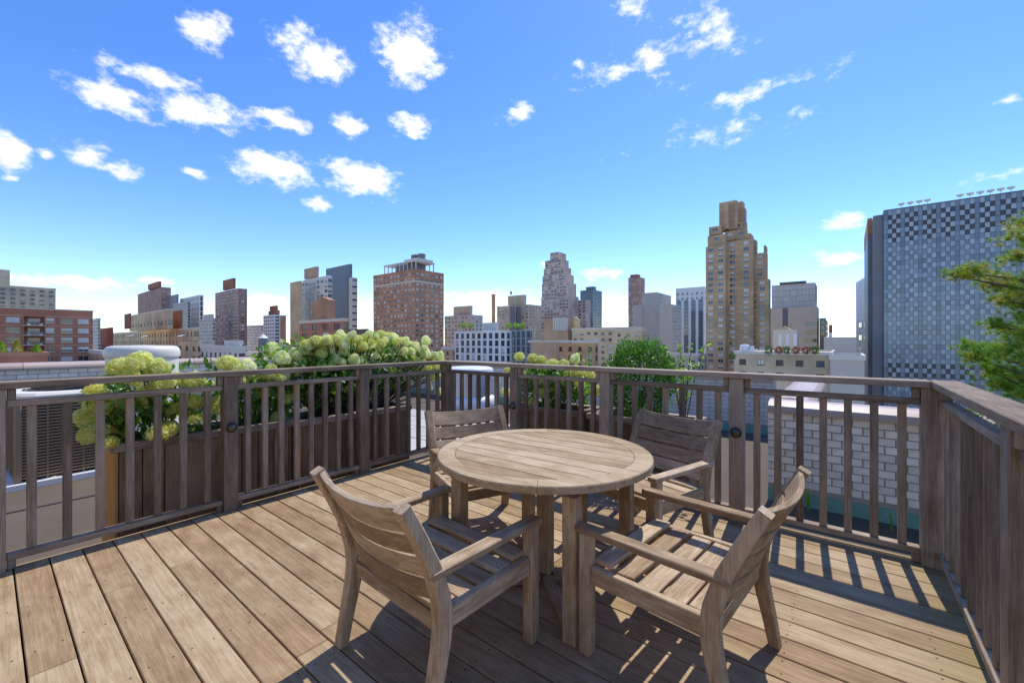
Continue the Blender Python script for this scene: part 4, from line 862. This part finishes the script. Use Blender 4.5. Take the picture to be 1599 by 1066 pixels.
simple('blank grey concrete tower left of the white arched tower', [('wall', 1003, 1026, 1048, 456, 350, C_['grey'], dict(T, bay=3.0, w=1.2, faces='P', obj=True)), ('shoulder', 988, 1003, 1004, 476, 352, C_['grey'])])
simple('grey concrete tower with small square windows in front of the white arched tower', [('wall', 1030, 1050, 1064, 475, 300, C_['grey'], dict(fh=2.6, bay=2.6, w=1.2, h=1.2, faces='P'))])
b = Bld('office_tower', 'white tower with tall blue window strips and an arched top'); b.px('wall', 1055, 1100, 1104, 447, 330, C_['white'], dict(fh=4, bay=3.4, w=1.5, h=1.8, top=4, zmin=zof(470, 330))); X0, X1, Y0, Y1, z = b.last
for i in range(4):
    xc = X0 + (i + .5) * (X1 - X0) / 4; mb = MB(); zt_ = zof(470, 330); n = 8; pts = [(xc - 1.7, GZ), (xc + 1.7, GZ)] + [(xc + 1.7 * math.cos(k * math.pi / n), zt_ + 1.9 * math.sin(k * math.pi / n)) for k in range(n + 1)]
    k = len(pts); mb.v = [(x, Y0 - .12, zq) for x, zq in pts] + [(x, Y0 - .02, zq) for x, zq in pts]; mb.f = [tuple(range(k))] + [(j, (j + 1) % k, k + (j + 1) % k, k + j) for j in range(k)]; mb.m = [0] * len(mb.f); w = b.raw('window_strip', mb, C_['gblue'])
    fm = MB(); 
    for q in range(28): zq = zt_ - q * 3.0; fm.box(xc - 1.7, xc + 1.7, Y0 - .2, Y0 - .125, zq, zq + .5)
    fm.v = [tuple(Vector(v) - b.o) for v in fm.v]; link('spandrel', fm.mesh('spandrel', C_['dgrey'], fix=False), w)
b.done()
# tall brown stepped tower
b = Bld('apartment_tower', 'tall stepped brown brick tower with corner balconies rising right of centre')
BW = dict(fh=2.9, bay=4.2, w=2.3, h=1.6, top=1.0, mix=(2, 4, 3, 2), faces='Y')
q0 = 205
for nm, pl, pr, yt, yb_, dq, wn in (('wall', 1102, 1133, 382, None, 0, 1), ('crown_pier', 1131, 1137, 316, 357, 4.4, 0), ('crown_pier', 1147, 1151, 313, 357, 5.2, 0), ('terrace', 1150, 1172, 364, 372, .4, 0), ('tier', 1170, 1180, 374, 394, 2.2, 1), ('tier', 1140, 1164, 345, 357, 4.5, 1), ('wall', 1133.2, 1176, 372, None, -1.2, 1), ('wall', 1176.2, 1196, 394, None, .6, 1), ('side_bay', 1180, 1200.5, 435, None, -.8, 1), ('tier', 1105, 1133, 365, 382, 2, 1), ('tier', 1107, 1126, 352, 365, 4, 1),
                                   ('tier', 1132, 1165, 357, 372, 2, 1), ('tier', 1164, 1174, 366, 394, 3, 0), ('crown', 1123, 1150, 312, 357, 6, 0), ('crown', 1150.2, 1160, 314, 357, 7, 0), ('crown', 1160.2, 1163, 324, 357, 8, 0), ('chimney', 1192.5, 1195.5, 383, 394, 4, 0)):
    L_ = b.px(nm, pl, pr, pr + 3, yt, q0 + dq, C_['brown'], BW if wn else None, yb_)
    zz = L_[4] - .55; lo = -24 if yb_ is None else zof(yb_, q0 + dq)
    while zz > lo: mb = MB(); mb.box(L_[0] + .02, L_[1] - .02, L_[2] - .1, L_[2] - .01, zz - .16, zz + .16); b.raw('floor_band', mb, C_['tan']); zz -= 2.9
X0, X1, Y0, Y1 = footprint(1102, 1200, 1203, 203.4)
for k in range(22):                                               # balconies and pale floor lines
    z = zof(440, 205) - k * 2.9
    if z < -24: break
    for pl, pr, dd in ((1128, 1141, 1.7), (1171, 1182, 1.5)):
        xl, xr = ray(pl).x * Y0 / ray(pl).y, ray(pr).x * Y0 / ray(pr).y; mb = MB(); mb.box(xl, xr, Y0 - dd, Y0 - .35, z, z + .18); mb.box(xl, xr, Y0 - dd, Y0 - dd + .1, z + .185, z + 1.0); b.raw('balcony', mb, C_['brown'])
b.done()
b = Bld('office_building', 'pale stone and grey panel building with a dark slot right of the brown tower')
b.px('wall', 1203, 1276, 1279, 478, 250, C_['stone'], None); X0, X1, Y0, Y1, z = b.last
b.px('upper_block', 1205, 1273, 1276, 441, 254, C_['lgrey'], dict(fh=3.6, bay=3.1, w=3.0, h=3.4, top=.3, mix=(0, 9, 0, 0), obj=True), 478); b.px('roof_louvre', 1217, 1258, 1260, 438, 256, C_['dgrey'], None, 441)
xs = ray(1226).x * (Y0) / ray(1226).y; mb = MB(); mb.box(xs - 1.3, xs + 1.3, Y0 - .25, Y0 - .02, zof(512, 250), z - .3); b.raw('dark_slot', mb, C_['dgrey'])
for k in range(4): xl = ray(1257).x * Y0 / ray(1257).y; mb = MB(); zq = zof(508 + k * 13, 250); mb.box(xl, X1 - .3, Y0 - .2, Y0 - .02, zq, zq + 2.0); b.raw('strip_window', mb, C_['gdark'])
b.px('glass_corner', 1279.3, 1290, 1293, 496, 251, C_['gmid'], dict(fh=3.4, bay=2, w=1.9, h=2.9, mix=(2, 0, 0, 7), frame='dframe')); b.done()
b = Bld('building', 'old stone building with blind arches below the pale panel building'); b.px('wall', 1207, 1243, 1247, 514, 150, C_['stone']); X0, X1, Y0, Y1, z = b.last
for i in range(3):
    xc = X0 + 2.2 + i * 2.3; mb = MB(); mb.box(xc - .55, xc + .55, Y0 - .15, Y0 - .01, zof(540, 150), zof(521, 150)); b.raw('pilaster', mb, C_['white'])
mb = MB(); xm = (X0 + X1) / 2; mb.v = [(X0 + 2, Y0, z), (X1 - 2, Y0, z), (xm, Y0 + 1, z + 1.4), (X0 + 2, Y1, z), (X1 - 2, Y1, z)]; mb.f = [(0, 1, 2), (3, 2, 4), (0, 2, 3), (1, 4, 2)]; mb.m = [0] * 4; b.raw('roof', mb, C_['brown']); b.done()
b = Bld('building', 'low cream penthouse building with roof plants and a fan unit behind the back railing'); b.px('wall', 1146, 1298, 1303, 553, 105, C_['beige'], dict(fh=3.4, bay=3.6, w=1.7, h=1.5, top=1.7, frame='dframe', mix=(5, 1, 1, 1))); X0, X1, Y0, Y1, z = b.last; b.parapet(C_['lgrey'], .5, .15)
xl = ray(1164).x * Y0 / ray(1164).y; mb = MB(); mb.box(xl - 2.2, xl + 1.8, Y0 + 1, Y0 + 4, z, z + .5); mb.lathe([(1.2, .5), (1.3, .6), (1.3, 1.9), (1.0, 2.3), (.2, 2.4)], 18, (xl - .6, Y0 + 2.5, z)); mb.box(xl + .9, xl + 1.7, Y0 + 1.4, Y0 + 3.2, z + .5, z + 1.9); b.raw('fan_unit', mb, C_['white']); b.done()
r = random.Random(77)
for i, px in enumerate((1143, 1200, 1216, 1228, 1243, 1258, 1272)):
    p = ray(px) * 106.5; t = thing('roof_plant', ('leafy bush at the left end of the cream penthouse roof', 'tall green shrub beside the fan unit on the cream roof', 'rusty orange shrub on the cream roof', 'low green shrub on the cream roof below the arches', 'reddish shrub right of the arches on the cream roof', 'dry brown shrub on the cream roof', 'green shrub at the right of the cream roof')[i], 'plant', (p.x, p.y, zof(553, 105) + (.0 if i else -1.5)), 0, 'plants on the cream roof'); mb = MB()
    for k in range(260): v = rv(r) * r.uniform(.3, 1); leaf(mb, Vector((v.x * .9, v.y * .7, 1.0 + v.z * (.9 if i != 1 else 1.3))), v, rv(r), .34, .12)
    tag(link('foliage', mb.mesh('foliage', [leafmat('shrub_%d' % i, *(((.05, .12, .02), (.14, .24, .05)) if i in (0, 1, 3, 6) else ((.25, .07, .03), (.35, .16, .06))))], fix=False), t), kind='stuff'); mb = MB(); mb.tube([(0, 0, 0), (0, 0, 1)], .06, .03); link('stem', mb.mesh('stem', M['bark'], fix=False), t)
simple('low grey service building with a pale front right of the glass corner', [('wall', 1292, 1334, 1337, 527, 170, C_['grey'], dict(fh=5, bay=6, w=2.6, h=2.2, mix=(5, 0, 0, 3), frame='dframe')), ('front_block', 1310, 1335, 1337, 535, 160, C_['lgrey'])])
p = ray(1297) * 400; t = thing('chimney', 'thin red and white striped chimney far behind the low grey building', 'chimney', (p.x, p.y, GZ))
for k in range(3): mb = MB(); mb.lathe([(1.4, 0), (1.4, 7.5)], 14, (0, 0, zof(507, 400) - GZ - 7.5 * (k + 1))); link('band', mb.mesh('band', C_['darkred'] if k != 1 else C_['white'], True), t)
mb = MB(); mb.lathe([(1.4, 0), (1.4, zof(507, 400) - GZ - 22.5)], 14); link('shaft', mb.mesh('shaft', C_['lgrey'], True), t)
b = Bld('building', 'narrow white slab building beside the chequered glass tower'); pa, pb = ray(1336.5) * 262, ray(1357) * 230; b.root(pb.x + 5, pb.y + 20); zs = zof(428.5, 230)
mb = MB(); q4 = [(pa.x, pa.y), (pb.x, pb.y), (pb.x + 14, pb.y + 3), (pa.x + 14, pa.y + 20)]; mb.v = [(x, y_, GZ) for x, y_ in q4] + [(x, y_, zs) for x, y_ in q4]; mb.f = [(0, 1, 5, 4), (1, 2, 6, 5), (2, 3, 7, 6), (3, 0, 4, 7), (4, 5, 6, 7)]; mb.m = [0] * 5; b.raw('wall', mb, C_['white'])
fd = (pb - pa).normalized(); fn = Vector((fd.y, -fd.x, 0)); fn = fn if fn.dot(pa) < 0 else -fn; ang = math.atan2(fd.y, fd.x)
for py in (511, 531, 551):
    for tt in (.38, .78):
        p = pa.lerp(pb, tt) + fn * .12; p.z = zof(py, 244); link('window', win_mesh((pb - pa).length * .24, 3.2, 0, 'dframe'), b.t, p - b.o, (0, 0, ang if fn.cross(fd).z > 0 else ang + math.pi))
for k in range(12): p = pa.lerp(pb, .5) + fn * .05; p.z = zs - 3 - k * 3.6; link('panel_joint', bbox((pb - pa).length - .2, .06, .12, C_['lgrey'], 0), b.t, p - b.o, (0, 0, ang))
p = pb + fn * .2; mb = MB(); mb.box(pb.x + .05, pb.x + 1.6, pb.y - 1.5, pb.y - .05, GZ, zs + .5); b.raw('end_pier', mb, C_['dgrey']); b.done()
# chequered glass tower
b = Bld('office_tower', 'huge chequered blue grey glass tower filling the right side'); Y0 = 220.; X0 = ray(1380).x * Y0 / ray(1380).y; X1 = ray(1600).x * Y0 / ray(1600).y + 14; zt = zof(328, Y0 / ray(1380).y)
b.root((X0 + X1) / 2, Y0 + 30); mb = MB(); mb.box(X0, X1, Y0 + .3, Y0 + 60, GZ, zt); b.raw('wall', mb, C_['dgrey'])
nc = 41; pw = (X1 - X0) / nc; nr = 46; ph = 1.8; cells = []; r = random.Random(8)
for j in range(nr):
    for i in range(nc):
        g = i % 4
        if g == 0: mt = 'gmid'
        elif (g + j) % 2 == 0: mt = 'gblack' if (1 <= j <= 6 or 33 <= j <= 35) else 'gmid'
        else: mt = 'gpanel'
        cells.append((i, j, mt))
pm = {}
for mt in ('gmid', 'gpanel', 'gblack'):
    q = MB(); q.box(-pw / 2 + .035, pw / 2 - .035, 0, .28, -ph / 2 + .04, ph / 2 - .04); pm[mt] = q.mesh('panel', C_[mt], fix=False)
cells.sort(key=lambda c: -c[0] + .35 * abs(c[1] - 10)); rest = MB()
for n, (i, j, mt) in enumerate(cells):
    off = {'gmid': 0, 'gpanel': -.12, 'gblack': .1}[mt]; pos = Vector((X0 + (i + .5) * pw, Y0 + off, zt - .6 - (j + .5) * ph)) - b.o
    vis = i < 33
    if vis and b.n < 295: link('panel', pm[mt], b.t, pos); b.n += 1
    else: 
        k = len(rest.m); rest.box(pos.x - pw / 2 + .035, pos.x + pw / 2 - .035, pos.y, pos.y + .28, pos.z - ph / 2 + .04, pos.z + ph / 2 - .04, ('gmid', 'gpanel', 'gblack').index(mt))
tag(link('curtain_wall', rest.mesh('curtain_wall', [C_['gmid'], C_['gpanel'], C_['gblack']], fix=False), b.t), kind='stuff')
for k, px in enumerate((1408, 1422, 1436, 1449, 1500, 1516, 1532, 1548, 1564, 1580)):
    x = ray(px).x * Y0 / ray(px).y; mb = MB(); mb.tube([(x, Y0 + 1, zt), (x, Y0 + 1, zt + .9)], .08, .08); mb.lathe([(.1, 0), (.9, .4), (1.0, .9), (.9, .9), (.1, .15)], 12, (x, Y0 + 1, zt + .9)); b.raw('roof_dish', mb, C_['white'])
mb = MB(); mb.box(X0 - 3.1, X0 - .02, Y0 + 1, Y0 + 50, GZ, zt - 1.5); b.raw('side_fin', mb, C_['dgrey']); mb = MB(); mb.box(X0 - 4.5, X0 - 3.12, Y0 + 8, Y0 + 50, GZ, zof(362, 170)); b.raw('side_wall', mb, C_['slate']); mb = MB(); mb.box(X0 - 4.6, X0 - 3.13, Y0 + 7.9, Y0 + 50, zof(362, 170) + .01, zof(337, 170)); b.raw('red_cap', mb, C_['orange']); b.done()
# near rooftop water tower and low roofs that close the gaps
p = ray(411) * 120; t = thing('water_tower', 'small wooden water tower with a white cone roof left of the hydrangea hedge', 'water tower', (p.x, p.y, zof(560, 120)))
mb = MB(); mb.lathe([(1.25, 3.0), (1.2, 5.9)], 20); link('barrel', mb.mesh('barrel', C_['dgrey'], True), t); mb = MB(); mb.lathe([(1.35, 5.9), (.05, 7.1)], 20); link('cone_roof', mb.mesh('cone_roof', C_['white']), t)
for sx in (-1, 1):
    for sy in (-1, 1): mb = MB(); mb.box(sx * .8 - .1, sx * .8 + .1, sy * .8 - .1, sy * .8 + .1, 0, 2.99); link('leg', mb.mesh('leg', C_['dframe']), t)
for label, pl, pc, pr, yt, q, mt in (('low white roof with tanks under the brown balcony tower', 313, 372, 384, 545, 118, 'lgrey'), ('white roof house in the middle of the low roofs at left', 352, 374, 378, 536, 121, 'white'), ('low dark roof building carrying the small water tower', 385, 436, 448, 556, 118, 'dgrey'),
                                     ('low grey roof behind the big hydrangea hedge', 440, 585, 600, 541, 260, 'grey'), ('low brown roof behind the left parapet under the red brick house', 100, 160, 168, 552, 120, 'brown'), ('distant grey blue block between the red brick house and the tan building', 145, 153, 157, 498, 380, 'lgrey'),
                                     ('long low grey roof filling the gap in front of the grey towers', 1000, 1090, 1104, 556, 190, 'grey'), ('far low grey block below the white slab building', 1300, 1345, 1350, 556, 120, 'grey'), ('low brown block left of the white and glass mid-rise', 690, 708, 712, 545, 190, 'brown')):
    simple(label, [('wall', pl, pc, pr, yt, q, C_[mt], dict(fh=3.1, bay=4, w=1.6, h=1.5, frame='dframe', mix=(5, 1, 1, 2)))], 'lgrey')
